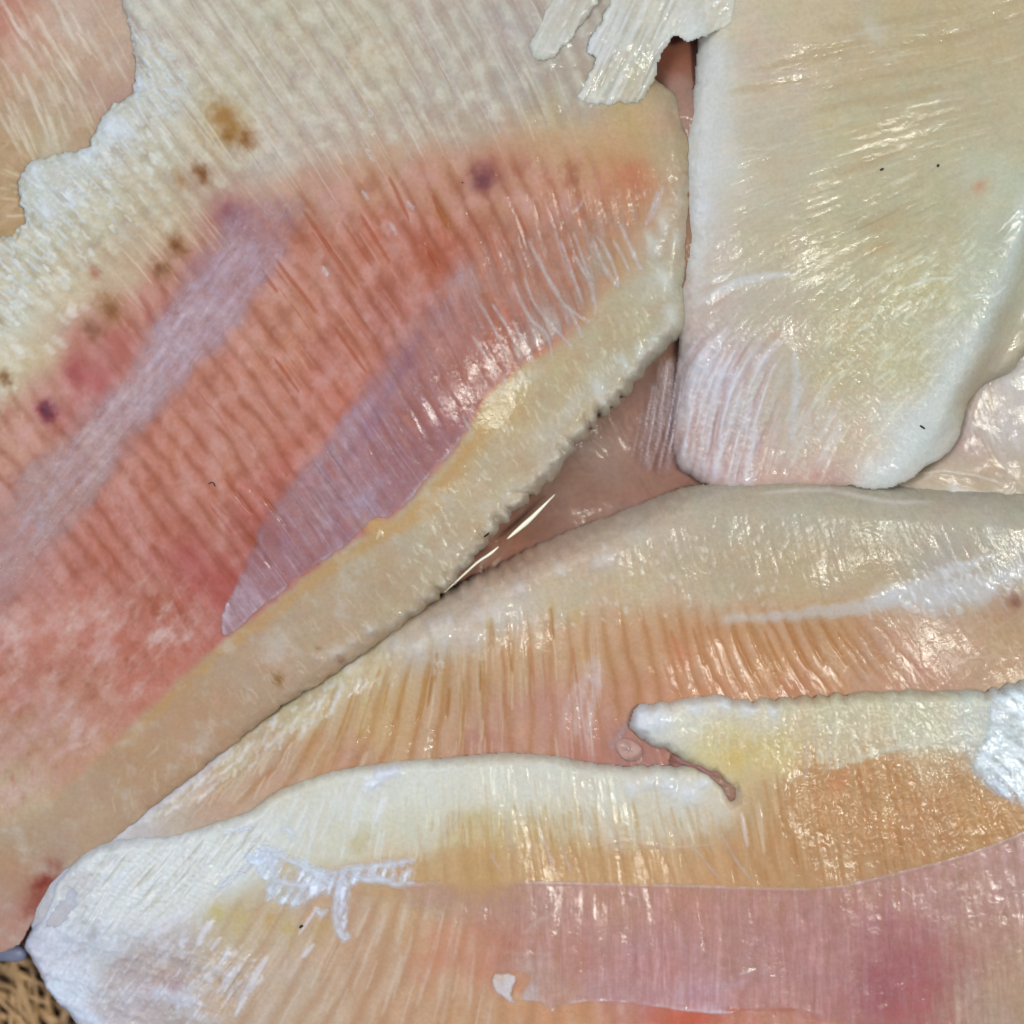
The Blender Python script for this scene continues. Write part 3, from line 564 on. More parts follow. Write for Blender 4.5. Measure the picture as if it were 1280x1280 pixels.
M2 = membrane(A, [(548, 342), (575, 300), (615, 262), (680, 238), (760, 222), (838, 232), (822, 272), (786, 330), (746, 384), (692, 430), (642, 464), (606, 497), (582, 543), (542, 590), (492, 645), (470, 648), (440, 676), (386, 714), (332, 756), (292, 790), (278, 797), (274, 790), (284, 750), (310, 690), (332, 636), (366, 592), (404, 545), (452, 470), (502, 402)],
    [(560, 340, 214, 194, 200), (600, 320, 210, 156, 138), (520, 410, 202, 152, 152), (480, 470, 202, 156, 162), (440, 520, 208, 172, 180), (400, 570, 208, 172, 176), (380, 620, 204, 160, 160), (340, 690, 196, 146, 150), (300, 760, 204, 168, 172), (440, 640, 202, 164, 172), (500, 560, 192, 138, 142), (540, 520, 194, 134, 136), (580, 460, 204, 140, 128), (620, 400, 206, 144, 124), (690, 340, 210, 168, 142), (690, 280, 206, 156, 136), (760, 250, 206, 168, 130), (800, 260, 208, 194, 176), (760, 330, 212, 196, 168), (700, 420, 214, 196, 180)],
    [(560, 300, 0.35, 1), (600, 400, .42, 1), (480, 520, .7, 1), (380, 640, .7, 1), (720, 300, .35, 1), (800, 260, .2, 1)],
    [(555, 335, .5), (600, 300, .2), (540, 380, .4), (500, 430, .5), (440, 520, .68), (380, 600, .66), (340, 690, .58), (290, 770, .9), (480, 600, .66), (540, 500, .5), (600, 420, .38), (680, 330, .3), (700, 260, .2), (780, 240, .16), (740, 350, .5), (690, 420, .7)], 0.8, (5, 22, 206), 206, soft=7, noise_a=0.32, soft_pts=[(548, 342, 34), (590, 285, 60), (680, 240, 60), (780, 226, 50), (502, 402, 36), (452, 470, 30), (404, 545, 26), (350, 610, 20), (310, 690, 10), (280, 780, 4), (800, 300, 40), (745, 385, 26), (690, 432, 12), (605, 498, 5), (542, 590, 4), (440, 676, 4), (330, 756, 4)],
    fibs=[([(560, 300), (800, 240), (700, 420), (600, 490), (480, 640), (300, 780), (420, 540)], 190, (24, 90), (0.5, 1.3), (222, 198, 196), (.25, .7), .4, .06),
          ([(420, 540), (520, 420), (560, 480), (480, 620), (320, 740)], 60, (20, 70), (0.7, 1.6), (176, 110, 112), (.2, .5), 0, .06),
          ([(600, 380), (780, 270), (800, 300), (700, 420), (640, 460)], 40, (30, 80), (0.8, 2.2), (196, 118, 84), (.25, .5), 0, .06)],
    strokes=[([(600, 502), (580, 546), (540, 592), (492, 645)], 3.5, (226, 212, 214), .85, 5, .8), ([(440, 674), (386, 713), (330, 757), (290, 790)], 2.6, (220, 200, 204), .8, 5, .8), ([(690, 432), (642, 465), (604, 500)], 6, (230, 218, 214), .8, 8, .8),
             ([(284, 752), (278, 775), (276, 792)], 4, (218, 200, 206), .8, 6, .8), ([(330, 640), (314, 680), (296, 726), (284, 756)], 1.8, (216, 186, 190), .7, 3, .6),
             ([(558, 322), (552, 346), (540, 366), (530, 388)], 6, (222, 212, 222), .8, 10, .8), ([(620, 262), (590, 296), (566, 320)], 3, (218, 190, 178), .6, 6, .5),
             ([(450, 500), (425, 530), (398, 566), (385, 582)], 9, (206, 182, 200), .6, 16, .6), ([(490, 590), (460, 620), (430, 650)], 10, (210, 188, 204), .55, 16, .4), ([(540, 400), (500, 470), (460, 540), (420, 590)], 7, (170, 126, 150), .5, 14, 0)])
tag(M2.obj, 'pink and lavender membrane with a white lower edge')
# sinews that leave the membrane edge
for p, r in [([(672, 318), (688, 356), (712, 388), (738, 404)], 1.3), ([(655, 345), (668, 380), (692, 410), (717, 437)], 1.2), ([(640, 350), (660, 395), (684, 420), (690, 452)], 1.2), ([(716, 290), (730, 330), (742, 366), (744, 396)], 1.1), ([(745, 295), (760, 318), (770, 345), (773, 361)], 1.1),
             ([(774, 280), (785, 305), (797, 331), (803, 338)], 2.4), ([(740, 300), (752, 330), (765, 350), (772, 360)], 2.4), ([(718, 320), (735, 352), (742, 380)], 1.5), ([(708, 382), (720, 404), (728, 424)], 1.8), ([(640, 400), (655, 430), (664, 455)], 1.4), ([(615, 380), (640, 420), (652, 450)], 1.1),
             ([(628, 470), (632, 482), (626, 492)], 1.4), ([(590, 420), (610, 450), (620, 470)], 1.0), ([(600, 380), (622, 420), (636, 456)], 1.0), ([(660, 300), (680, 340), (700, 370)], 0.9), ([(690, 275), (702, 320), (716, 352)], 0.9), ([(578, 520), (586, 534), (590, 544)], 0.9), ([(700, 300), (716, 345), (728, 380)], 1.0), ([(765, 300), (778, 322), (786, 340)], 1.3), ([(822, 240), (815, 262), (806, 284)], 2.2), ([(828, 232), (822, 256), (812, 280)], 1.5), ([(730, 250), (722, 262), (712, 270)], 1.0)]:
    strand(M2 if inside(np.array([(548, 342), (838, 232), (690, 430), (280, 790)]), np.array([p[0][0]]), np.array([p[0][1]]))[0] else A, p, r, parent=A.obj)
for p, r in [([(405, 60), (430, 100), (452, 140)], 1.0), ([(520, 20), (548, 70), (570, 120)], 0.9), ([(328, 20), (350, 70), (366, 100)], 0.9), ([(470, 205), (464, 196), (459, 188)], 2.4), ([(412, 346), (408, 340), (404, 334)], 2.6), ([(497, 296), (492, 286), (488, 280)], 1.8), ([(518, 264), (513, 258), (509, 253)], 2.2), ([(463, 137), (464, 146), (467, 150)], 3.0), ([(462, 252), (458, 246), (453, 240)], 2.0), ([(300, 60), (322, 100), (345, 140)], 0.8), ([(600, 120), (616, 150), (626, 172)], 0.8), ([(205, 30), (230, 70), (256, 110)], 0.9), ([(240, 0), (270, 50), (296, 90)], 0.8)]:
    strand(A, p, r, lift=0.3)

# ------------------------------------------------------------------ B: pale fillet, right
B = Sheet([[(900, -78), (880, -40), (874, 40), (868, 110), (866, 200), (864, 300), (858, 380), (852, 430), (846, 480), (842, 540), (848, 576), (866, 594), (900, 602), (950, 604), (1010, 602), (1060, 598), (1074, 597), (1078, 606), (1092, 611), (1112, 610), (1136, 601), (1164, 582), (1192, 563), (1207, 536), (1216, 502), (1240, 480), (1270, 464), (1300, 430), (1364, 380), (1364, -78)]])
B.sd += 5*sstep(960, 880, B.X)*sstep(120, 180, B.Y)*sstep(440, 400, B.Y)
B.sd += 9*sstep(540, 590, B.Y)*sstep(860, 900, B.X)*sstep(1090, 1060, B.X)
B.sd += 4*sstep(960, 880, B.X)*sstep(120, 180, B.Y)*sstep(440, 400, B.Y)
B.edge(3, 18, 23, 3)
Rb = 34+6*sstep(480, 400, B.Y)*sstep(960, 900, B.X)
p = np.clip(B.sd/Rb, 0, 1); prof = np.sqrt(np.clip(1-(1-p)**2, 0, 1))
bt = 88-26*sstep(380, 590, B.Y); be = 30+36*sstep(470, 380, B.Y)+22*sstep(860, 930, B.X)*sstep(480, 560, B.Y)
B.h = be+(bt-be)*prof; base_relief(B, 5, 160, 27)
rl = [(1330, 60), (1290, 190), (1262, 280), (1232, 350), (1205, 420), (1180, 490), (1140, 560), (1100, 600)]
rd = B.up(seg_dist(smooth_poly(rl, False), B.CX, B.CY, False)); B.h += 10*np.exp(-(rd/46)**2)
rside = B.mask(rl+[(1100, 660), (1400, 660), (1400, 60)], 26); B.h -= 16*rside*sstep(10, 60, rd)*sstep(0, 30, B.sd)
for k, (y0, am) in enumerate(((70, 2), (120, 2.4), (170, 2.5), (240, 2), (300, 1.6), (360, 1.8))):
    pass
B.field([(950, 100, 1, -0.16), (1100, 60, 1, -0.12), (1200, 150, 1, -0.2), (1000, 270, 1, -0.28), (1150, 300, 1, -0.45), (1100, 450, 1, -0.7), (1180, 480, 0.5, -1), (880, 520, 0.12, -1), (940, 540, 0.22, -1), (1040, 540, 0.5, -1), (880, 400, 0.6, -0.5), (1230, 350, 0.5, -1)])
B.col = B.cps([(890, 100, 208, 204, 188), (890, 200, 212, 210, 198), (880, 300, 206, 198, 182), (885, 400, 198, 184, 172), (870, 480, 212, 202, 198), (880, 560, 200, 176, 168), (960, 80, 202, 186, 162), (1050, 60, 202, 186, 150), (1150, 40, 202, 190, 150), (1250, 40, 204, 192, 152), (960, 180, 198, 188, 162), (1060, 160, 200, 192, 156), (1160, 150, 200, 192, 156), (1250, 150, 202, 194, 158),
 (960, 300, 196, 186, 156), (1060, 280, 198, 192, 156), (1160, 270, 198, 194, 156), (1240, 230, 204, 212, 184), (1270, 150, 204, 200, 168), (960, 400, 196, 186, 164), (1060, 380, 198, 190, 154), (1150, 360, 200, 198, 158), (1220, 360, 204, 214, 188), (960, 480, 202, 192, 172), (1050, 460, 202, 192, 156), (1130, 450, 206, 204, 166), (1190, 440, 212, 218, 200), (1000, 540, 206, 192, 172), (1060, 550, 210, 196, 172), (1130, 540, 222, 226, 216), (1100, 590, 226, 224, 214),
 (1250, 400, 198, 198, 172), (1275, 300, 196, 206, 182), (1240, 460, 202, 194, 170), (950, 585, 204, 176, 162), (1030, 595, 204, 172, 158), (900, 20, 206, 196, 170), (1000, 15, 206, 192, 158)], 24)
B.col *= 1-np.array([.05, .07, .08], f4)*sstep(900, 1230, B.X)[..., None]; B.col *= np.array([1.04, 1.015, .985], f4)
surf(B, 2.2, 3.0, 60, 0.38, seed=230, mott=3, gl=.5)
for y0, x0, l, c in [(25, 1130, 200, 0), (55, 1150, 160, 0), (62, 1040, 120, 0), (95, 1120, 220, 0), (122, 1130, 120, 0), (130, 1060, 90, 0), (152, 1140, 120, 0), (205, 1080, 120, 0), (270, 1110, 100, 0), (310, 1100, 60, 0), (35, 1230, 120, 0), (78, 1000, 130, 0), (108, 960, 120, 0)]:
    B.stroke(B.trace(x0, y0, l, 0.03), random.uniform(3, 6), (190, 166, 122), 0.5, 9, -0.3, rag=2)
B.fibres([(900, 60), (1280, 0), (1280, 200), (1150, 330), (900, 330)], 150, (14, 60), (0.6, 1.8), (216, 208, 178), (0.2, 0.6), 0.5, 0.06)
B.fibres([(960, 250), (1180, 200), (1150, 330), (980, 350)], 30, (14, 60), (0.5, 1.0), (150, 138, 116), (0.2, 0.55), -0.6, 0.05)
B.fibres([(1050, 350), (1220, 280), (1180, 480), (1080, 560), (1010, 520)], 230, (8, 34), (0.8, 2.4), (226, 224, 192), (0.3, 0.8), 1.2, 0.15)
B.fibres([(862, 430), (960, 440), (950, 600), (850, 590)], 120, (30, 110), (1.0, 3.6), (226, 214, 208), (0.25, 0.7), 0.6, 0.06)
B.fibres([(862, 430), (960, 440), (950, 600), (850, 590)], 34, (30, 90), (1.0, 2.6), (184, 150, 144), (0.25, 0.6), -0.5, 0.06)
B.fibres([(990, 470), (1070, 470), (1040, 595), (990, 590)], 40, (20, 70), (1.2, 3.5), (226, 218, 204), (0.25, 0.6), 0.5, 0.08)
for p, w, op in [([(872, 385), (892, 368), (925, 352), (960, 346), (998, 342)], 6, .55), ([(870, 360), (890, 350), (915, 342)], 4, .35), ([(990, 430), (996, 470), (994, 520), (990, 560)], 5, .45)]:
    B.stroke(p, w, (222, 224, 222), op, 7, 1.0, rag=2)
lw = B.mask([(866, 60), (905, 60), (910, 150), (890, 240), (880, 330), (862, 340)], 14, 8, 20, 31); B.mix((216, 216, 208), lw*0.6)
B.spot(878, 262, 18, (218, 216, 210), .8, 1.1, 0, -1); B.spot(895, 470, 22, (222, 218, 222), .7, 1.5, .6, -1.5); B.spot(925, 520, 16, (224, 220, 214), .6, 2, 1.5, -1.5)
B.spot(1090, 40, 14, (214, 208, 186), .6, 1.6, 1.2, -1); B.spot(1222, 234, 5, (206, 142, 112), .7, 1.5, -.5); B.spot(1222, 236, 12, (206, 160, 120), .4, 1.5, -.5)
B.spot(970, 420, 6, (206, 164, 130), .5, 1.6, 0); B.spot(1098, 311, 7, (200, 168, 116), .6, 1.6, -.3); B.spot(1104, 284, 8, (200, 172, 124), .6, 2.4, -.3); B.spot(895, 590, 9, (226, 204, 204), .7, 1.6, .2, -2); B.spot(930, 600, 4, (226, 204, 204), .7, 1.6, .2, -2)
cw = B.mask([(1215, 400), (1250, 330), (1272, 250), (1290, 250), (1250, 380), (1205, 470), (1170, 560), (1120, 606), (1080, 606), (1110, 570), (1150, 500)], 16, 8, 24, 37); B.mix((222, 228, 218), cw*0.7)
for p, w in [([(1200, 372), (1225, 370), (1240, 372), (1260, 355)], 1.8), ([(1120, 365), (1160, 350), (1190, 348)], 1.5)]: B.stroke(p, w, (230, 234, 222), .7, 3, 1)
wp = B.mask([(858, 430), (900, 420), (960, 440), (970, 520), (940, 600), (890, 598), (848, 570), (846, 500)], 20, 14, 30, 241); wl = B.lic(8, 70, 243)
B.mix((228, 222, 222), wp*sstep(-0.3, 1.3, wl)*0.65); B.mix((192, 158, 152), wp*sstep(0.2, 1.6, -wl)*0.4); B.h += wp*0.8*wl
gB = B.mask([(1040, 360), (1230, 300), (1250, 400), (1170, 520), (1100, 600), (1000, 590), (1010, 450)], 40); wB = worm(B, 7, 247, -0.1); B.h += gB*0.8*wB; B.add((1, 1, .9), 16*gB*wB)  # wet glints: raised ridges, also painted paler
B.build('fish_fillet', M_DAMP)
tag(B.obj, 'large plain cream coloured fillet with a curled white corner at upper right', 'fish fillet', 'stacked raw fish fillets')
B.obj.data.materials[0] = M_FLESH
# translucent torn film hanging from B into the gap
HS = Sheet([[(822, 452), (850, 440), (862, 470), (858, 540), (848, 590), (826, 596), (800, 588), (788, 570), (798, 520), (812, 480)]])
HS.edge(6, 14, 351); HS.field([(830, 480, -0.12, 1), (815, 580, -0.25, 1)]); HS.col = HS.cps([(830, 480, 206, 186, 178), (810, 560, 190, 158, 150), (850, 520, 214, 194, 194)], 20)
hl = HS.lic(5, 90, 352); hl2 = HS.lic(2.5, 60, 353)
HS.h = 68-30*sstep(0, 1, (HS.Y-450)/140+(860-HS.X)/120)+1.6*hl; HS.col += (9*hl+5*hl2)[..., None]
HS.alpha = np.clip(0.42+0.26*hl+0.08*hl2, 0.03, .9)*sstep(0, 16, HS.sd)
HS.build('torn_membrane', M_MEMB, B.obj); tag(HS.obj, 'thin mauve film torn from the edge')

# ------------------------------------------------------------------ C: middle fillet
C = Sheet([[(40, 1160), (62, 1112), (100, 1080), (150, 1043), (200, 1003), (262, 956), (304, 925), (352, 893), (402, 860), (442, 832), (500, 792), (560, 750), (620, 708), (700, 670), (760, 646), (850, 620), (930, 610), (1000, 607), (1080, 613), (1200, 622), (1280, 627), (1364, 632), (1364, 930), (1280, 930), (1000, 940), (960, 1020), (800, 1020), (500, 1040), (300, 1090), (100, 1180)]], pad=28)
C.sd += 9*sstep(640, 540, C.X)+10*sstep(760, 880, C.X)*sstep(700, 660, C.Y)
C.sd0 = C.sd.copy()
C.edge(2.5, 14, 25, 3)
C.sd = C.sd-sstep(30, 10, C.sd0)*sstep(760, 700, C.X)*sstep(520, 600, C.X)*(2.6*(1-np.abs(np.sin((C.X*0.85-C.Y*0.5)*math.pi/19+fbm(C.X, C.Y, 50, 6, 1))))-1.3)
p = np.clip(C.sd/46, 0, 1); prof = np.power(np.clip(1-(1-p)**2.2, 0, 1), 0.8)
ctop = C.cps([(100, 1080, 58), (250, 980, 66), (400, 900, 72), (600, 800, 78), (800, 720, 82), (1000, 690, 84), (1250, 700, 84), (500, 930, 66), (700, 920, 64), (900, 850, 68), (1200, 840, 70), (800, 950, 58), (300, 1010, 62), (600, 960, 60), (1000, 860, 64), (1250, 860, 64)], 50)[..., 0]
cb = 16+28*sstep(640, 500, C.X)+28*sstep(800, 900, C.X)
C.h = cb+(ctop-cb)*prof; base_relief(C, 4, 130, 29)
C.field([(200, 1010, -0.7, 0.7), (350, 920, -0.5, 0.9), (480, 870, -0.3, 1), (600, 840, 0.02, 1), (720, 830, 0.08, 1), (850, 820, 0.3, 1), (950, 820, 0.5, 1), (1060, 810, 0.65, 0.8), (1000, 700, 0.2, 1), (1180, 740, 0.6, 0.8), (1260, 800, 0.6, 0.8), (900, 650, 0.2, 1), (1200, 650, 0.4, 1)])
C.col = C.cps([(560, 765, 202, 178, 152), (640, 706, 200, 162, 132), (700, 684, 206, 176, 150), (800, 650, 210, 190, 164), (900, 640, 210, 194, 164), (1000, 640, 210, 196, 166), (1100, 650, 206, 196, 168), (1250, 650, 206, 196, 170), (640, 760, 218, 200, 176), (540, 810, 212, 198, 170), (450, 850, 212, 196, 154), (380, 895, 212, 196, 156), (300, 950, 210, 188, 150), (220, 1005, 206, 188, 164), (150, 1040, 206, 196, 188), (100, 1080, 208, 204, 206),
 (700, 740, 214, 192, 156), (800, 720, 212, 188, 150), (900, 720, 212, 190, 154), (1000, 710, 212, 188, 146), (1100, 700, 210, 186, 146), (1180, 730, 210, 196, 176), (1250, 700, 206, 192, 166), (560, 850, 208, 166, 120), (640, 830, 214, 172, 126), (720, 820, 216, 172, 126), (800, 810, 216, 164, 118), (880, 820, 214, 156, 110), (960, 820, 214, 160, 112), (1040, 815, 212, 160, 112), (1100, 825, 206, 158, 124), (1180, 805, 206, 168, 136), (1260, 790, 206, 168, 128),
 (480, 900, 210, 170, 116), (400, 940, 206, 162, 118), (560, 910, 206, 162, 124), (650, 900, 210, 156, 126), (720, 890, 208, 152, 126), (800, 870, 210, 150, 114), (880, 860, 208, 146, 106), (1000, 862, 204, 142, 104), (1150, 845, 204, 154, 124), (330, 980, 204, 164, 136), (260, 1015, 204, 168, 140), (600, 935, 200, 142, 122), (740, 940, 196, 134, 118), (430, 960, 200, 148, 118), (790, 945, 186, 128, 112)], 22)
C.col *= 1-.07*(sstep(760, 900, C.X)*sstep(760, 700, C.Y))[..., None]
surf(C, 2.4, 2.8, 46, 0.42, seed=250, mott=3.4, fk=.4, gl=.6)
# myomeres: regular bands across the fillet
st = C.mask([(300, 960), (420, 870), (560, 800), (720, 770), (1080, 770), (1100, 850), (800, 890), (720, 960), (300, 1010)], 22)
sC = np.interp(C.X, [200, 350, 480, 600, 720, 850, 950, 1060, 1150], [-.9, -.55, -.3, 0, .08, .3, .5, .8, .9]); wC = C.X-sC*(C.Y-850)
bands(C, wC, 26, 261, st, (184, 124, 72), (222, 184, 150), .55, .4, .9, .17)
for x in range(400, 720, 26):
    y = 895-(x-400)*0.17+random.gauss(0, 6)
    C.stroke(C.trace(x+random.gauss(0, 4), y, random.uniform(60, 110), 0.03), random.uniform(1.5, 3), (192, 140, 74) if x < 620 else (196, 130, 88), random.uniform(.5, .8), 4, -1.6)
for x in range(850, 1100, 24):
    C.stroke(C.trace(x+random.gauss(0, 3), 812+random.gauss(0, 4), random.uniform(50, 80), 0.03), random.uniform(1.8, 3), (190, 128, 72), random.uniform(.45, .75), 4, -1.6)
for x, y in [(537, 865), (600, 845), (560, 880), (640, 820), (615, 790), (690, 780), (545, 835)]:
    C.stroke(C.trace(x, y, 44, 0.03), 2.2, (176, 118, 60), .7, 4, -1.4)
C.fibres([(340, 930), (440, 850), (560, 800), (700, 780), (720, 950), (450, 970)], 110, (20, 80), (0.7, 1.9), (224, 196, 160), (0.25, 0.65), 0.5, 0.05)
C.fibres([(420, 840), (560, 760), (700, 690), (1000, 650), (1000, 760), (700, 790), (460, 870)], 220, (5, 18), (0.8, 2.4), (230, 216, 192), (0.3, 0.75), 0.7, 0.8)
C.fibres([(150, 1040), (300, 925), (420, 850), (460, 860), (330, 950), (200, 1030)], 110, (8, 30), (1.0, 3.0), (232, 228, 216), (0.3, 0.8), 0.8, 0.5)
C.fibres([(200, 1030), (330, 940), (420, 940), (330, 990)], 26, (20, 50), (0.7, 1.6), (230, 208, 176), (0.4, 0.8), 0.7, 0.2)
for x, y, r in [(445, 828, 8), (432, 836, 7), (490, 806, 12), (520, 812, 14), (556, 800, 15), (590, 795, 17), (540, 782, 9), (560, 775, 9), (620, 770, 15), (650, 735, 10), (760, 700, 13), (745, 705, 9), (600, 770, 10), (700, 712, 10)]:
    C.spot(x, y, r, (226, 216, 204), .6, 1.2, 1.4, -6.0)
for x, y in [(612, 782), (500, 868), (480, 880), (690, 760), (720, 770)]: C.spot(x, y, 5, (206, 164, 84), .35, 2.2, 1.5)
C.stroke([(870, 776), (950, 772), (1020, 766), (1080, 758), (1140, 736), (1200, 710), (1280, 680)], 8, (218, 212, 204), .65, 12, .8, rag=7, seed=271)
C.stroke([(1080, 762), (1130, 740), (1180, 745), (1230, 735), (1290, 700)], 18, (220, 218, 214), .6, 20, .8, rag=14, seed=273)
C.fibres([(1080, 770), (1140, 720), (1290, 670), (1290, 740), (1220, 770)], 110, (8, 30), (0.8, 2.4), (232, 232, 226), (.3, .8), 1.0, 0.5)
C.fibres([(1060, 770), (1280, 760), (1280, 850), (1020, 850)], 40, (20, 60), (0.6, 1.4), (226, 192, 160), (.3, .65), .7, 0.6)
ww = sstep(0.86, 1.0, 1-np.abs(fbm(C.X, C.Y, 34, 277, 2))*1.5)*C.mask([(1060, 790), (1290, 760), (1290, 850), (1030, 855)], 20); C.mix((226, 196, 166), ww*.3); C.h += .25*ww
C.spot(1268, 752, 8, (132, 82, 66), .85, 1.2, .5); C.spot(1262, 750, 16, (180, 130, 100), .4, 1.2, .5)
for p in ([(718, 930), (722, 890), (732, 850), (738, 822)], [(735, 925), (742, 880), (748, 840), (742, 818)], [(700, 920), (712, 880), (724, 850)], [(754, 860), (742, 850), (730, 846)]):
    C.stroke(p, 5, (222, 192, 178), .6, 8, .8, rag=2)
C.fibres([(706, 940), (750, 930), (752, 820), (730, 820)], 24, (40, 100), (.7, 1.6), (230, 204, 192), (.3, .6), .5, .06)
C.spot(700, 895, 26, (204, 146, 130), .4, 2, 1.5); C.spot(675, 880, 12, (204, 138, 126), .35, 2.5, 1.5); C.spot(850, 815, 14, (216, 128, 96), .4, 1.5, 1)
C.stroke([(930, 618), (1000, 612), (1040, 612), (1075, 620), (1120, 628), (1180, 626)], 3, (228, 216, 200), .6, 5, 1.2)
C.stroke([(64, 1112), (108, 1072), (160, 1034), (210, 996), (262, 956), (300, 930)], 5, (222, 214, 216), .7, 9, .8, rag=3)
C.build('fish_fillet', M_FLESH)
tag(C.obj, 'orange and cream striped fillet running through the middle, below the dark gap', 'fish fillet', 'stacked raw fish fillets')

# ------------------------------------------------------------------ D: bottom fillet with a torn flap
Dp = [(20, 1192), (24, 1176), (34, 1156), (50, 1128), (62, 1102), (78, 1086), (108, 1062), (150, 1051), (210, 1046), (262, 1031), (310, 1015), (336, 995), (378, 976), (420, 963), (462, 956), (500, 951), (560, 948), (620, 943), (690, 945), (740, 955), (800, 960), (850, 962), (882, 968), (904, 984), (914, 1003), (919, 988), (902, 970), (872, 955), (850, 945), (830, 936), (814, 930), (800, 922), (786, 911), (788, 896), (796, 884), (830, 878), (880, 870), (905, 868), (930, 875), (980, 873), (1050, 868), (1140, 862), (1200, 862), (1240, 862), (1280, 851), (1364, 842), (1364, 1364), (120, 1364), (88, 1292), (62, 1262), (42, 1232), (28, 1206)]
Ds = Sheet([Dp])
Ds.edge(2.0, 12, 26, 3)
scd = sstep(34, 8, Ds.sd0)*sstep(720, 800, Ds.X)*sstep(1010, 960, Ds.Y)
Ds.sd = Ds.sd-scd*(4.6*(1-np.abs(np.sin(Ds.X*math.pi/29+3.0*fbm(Ds.X, Ds.Y, 70, 8, 2))))-2.0)*np.clip(0.7+1.4*fbm(Ds.X, Ds.Y*0.2, 60, 18, 2), 0.1, 1.6)
Ds.sd += 5*np.exp(-(((Ds.X-870)/70)**2+((Ds.Y-955)/40)**2))
Rd = 15-4*np.exp(-(((Ds.X-905)/50)**2+((Ds.Y-985)/45)**2))
p = np.clip(Ds.sd/Rd, 0, 1); prof = np.sqrt(np.clip(1-(1-p)**2, 0, 1))
dtop = Ds.cps([(60, 1180, 60), (150, 1100, 72), (300, 1060, 80), (500, 1000, 84), (700, 1000, 84), (840, 1000, 80), (850, 900, 88), (1000, 900, 90), (1200, 920, 92), (1000, 1050, 94), (600, 1090, 92), (600, 1200, 94), (1000, 1200, 96), (1200, 1080, 96), (300, 1220, 82), (100, 1240, 60), (150, 1300, 60), (60, 1220, 48)], 60)[..., 0]
db = 12+44*sstep(1075, 1040, Ds.Y)*sstep(110, 160, Ds.X); Ds.h = db+(dtop-db)*prof; base_relief(Ds, 4, 150, 34)
Ds.field([(100, 1130, -0.55, 0.9), (200, 1130, -0.75, 0.7), (300, 1080, -0.65, 0.8), (300, 1220, -0.6, 0.8), (420, 1180, -0.45, 0.9), (520, 1180, -0.3, 1), (450, 1010, -0.3, 1), (560, 1020, 0.02, 1), (640, 1040, 0.18, 1), (760, 1040, 0.2, 1), (880, 1040, 0.3, 1), (900, 900, 0.05, 1), (1050, 920, 0.05, 1), (1000, 1050, 0.16, 1), (1150, 1000, 0.22, 1), (1150, 1200, 0.03, 1), (800, 1200, 0.02, 1), (620, 1220, -0.1, 1), (1260, 920, 0.8, 0.5)])
Ds.col = Ds.cps([(120, 1100, 222, 226, 220), (200, 1090, 226, 228, 216), (280, 1080, 220, 220, 198), (380, 1010, 220, 212, 184), (450, 1000, 226, 220, 192), (520, 980, 230, 226, 202), (600, 975, 228, 220, 192), (680, 970, 226, 216, 188), (760, 980, 220, 206, 174), (850, 990, 218, 206, 178), (420, 1050, 216, 206, 168), (520, 1040, 216, 206, 162), (600, 1030, 216, 196, 148), (700, 1030, 214, 188, 138), (800, 1030, 214, 188, 144), (880, 1030, 214, 186, 148),
 (500, 1080, 210, 172, 118), (600, 1075, 214, 172, 112), (700, 1080, 216, 168, 112), (800, 1085, 216, 166, 112), (900, 1085, 218, 166, 116), (960, 1060, 218, 170, 116), (960, 1000, 218, 184, 132), (1000, 1020, 208, 162, 110), (1080, 1040, 204, 156, 106), (1150, 1050, 202, 152, 108), (1200, 1000, 202, 160, 108), (1250, 1030, 206, 156, 102), (1100, 980, 204, 162, 110), (1040, 970, 206, 158, 102),
 (810, 900, 230, 228, 214), (860, 890, 230, 222, 198), (950, 895, 222, 212, 182), (1050, 895, 214, 202, 166), (1150, 885, 210, 202, 168), (1220, 900, 212, 212, 194), (900, 940, 226, 206, 148), (960, 940, 222, 196, 136), (1050, 935, 214, 194, 156), (1150, 925, 212, 204, 172), (1250, 950, 208, 216, 212),
 (300, 1150, 210, 190, 152), (200, 1200, 202, 182, 168), (120, 1180, 206, 208, 208), (60, 1180, 210, 208, 214), (80, 1240, 212, 220, 228), (150, 1260, 204, 192, 188), (350, 1220, 210, 184, 154), (450, 1200, 212, 172, 134), (540, 1220, 214, 168, 128), (600, 1260, 214, 166, 122), (300, 1270, 208, 184, 156), (420, 1130, 210, 174, 140), (600, 1190, 212, 150, 120), (700, 1150, 210, 158, 132), (700, 1265, 218, 156, 112), (850, 1272, 216, 116, 90), (900, 1180, 206, 148, 126), (1050, 1180, 202, 138, 122), (1130, 1220, 200, 102, 102), (1170, 1240, 206, 106, 100), (1250, 1180, 202, 148, 118), (1260, 1260, 202, 172, 122), (800, 1230, 206, 140, 128), (1000, 1240, 206, 140, 120)], 20)
# pale/orange border follows a clear line
oz = Ds.mask([(930, 1010), (1010, 960), (1210, 935), (1300, 1000), (1300, 1040), (1100, 1095), (930, 1100)], 20); Ds.col *= 1-oz[..., None]*np.array([.07, .10, .11], f4)
wz = Ds.mask([(60, 1130), (110, 1070), (330, 1030), (340, 1080), (200, 1180), (100, 1200), (130, 1290), (40, 1240)], 30); Ds.mix((232, 240, 246), wz*.4)  # bluish cast of the sky light mixed into the white flesh
surf(Ds, 2.4, 2.8, 44, 0.42, seed=280, mott=3.2, fk=.45, gl=.65)
og = Ds.mask([(450, 1075), (560, 1060), (660, 1060), (760, 1066), (860, 1058), (930, 1040), (960, 1010), (1010, 965), (1100, 945), (1200, 940), (1215, 975), (1364, 1010), (1364, 1120), (450, 1120)], 9, 6, 20, 291)
Ds.mix((206, 156, 104), og*0.4)
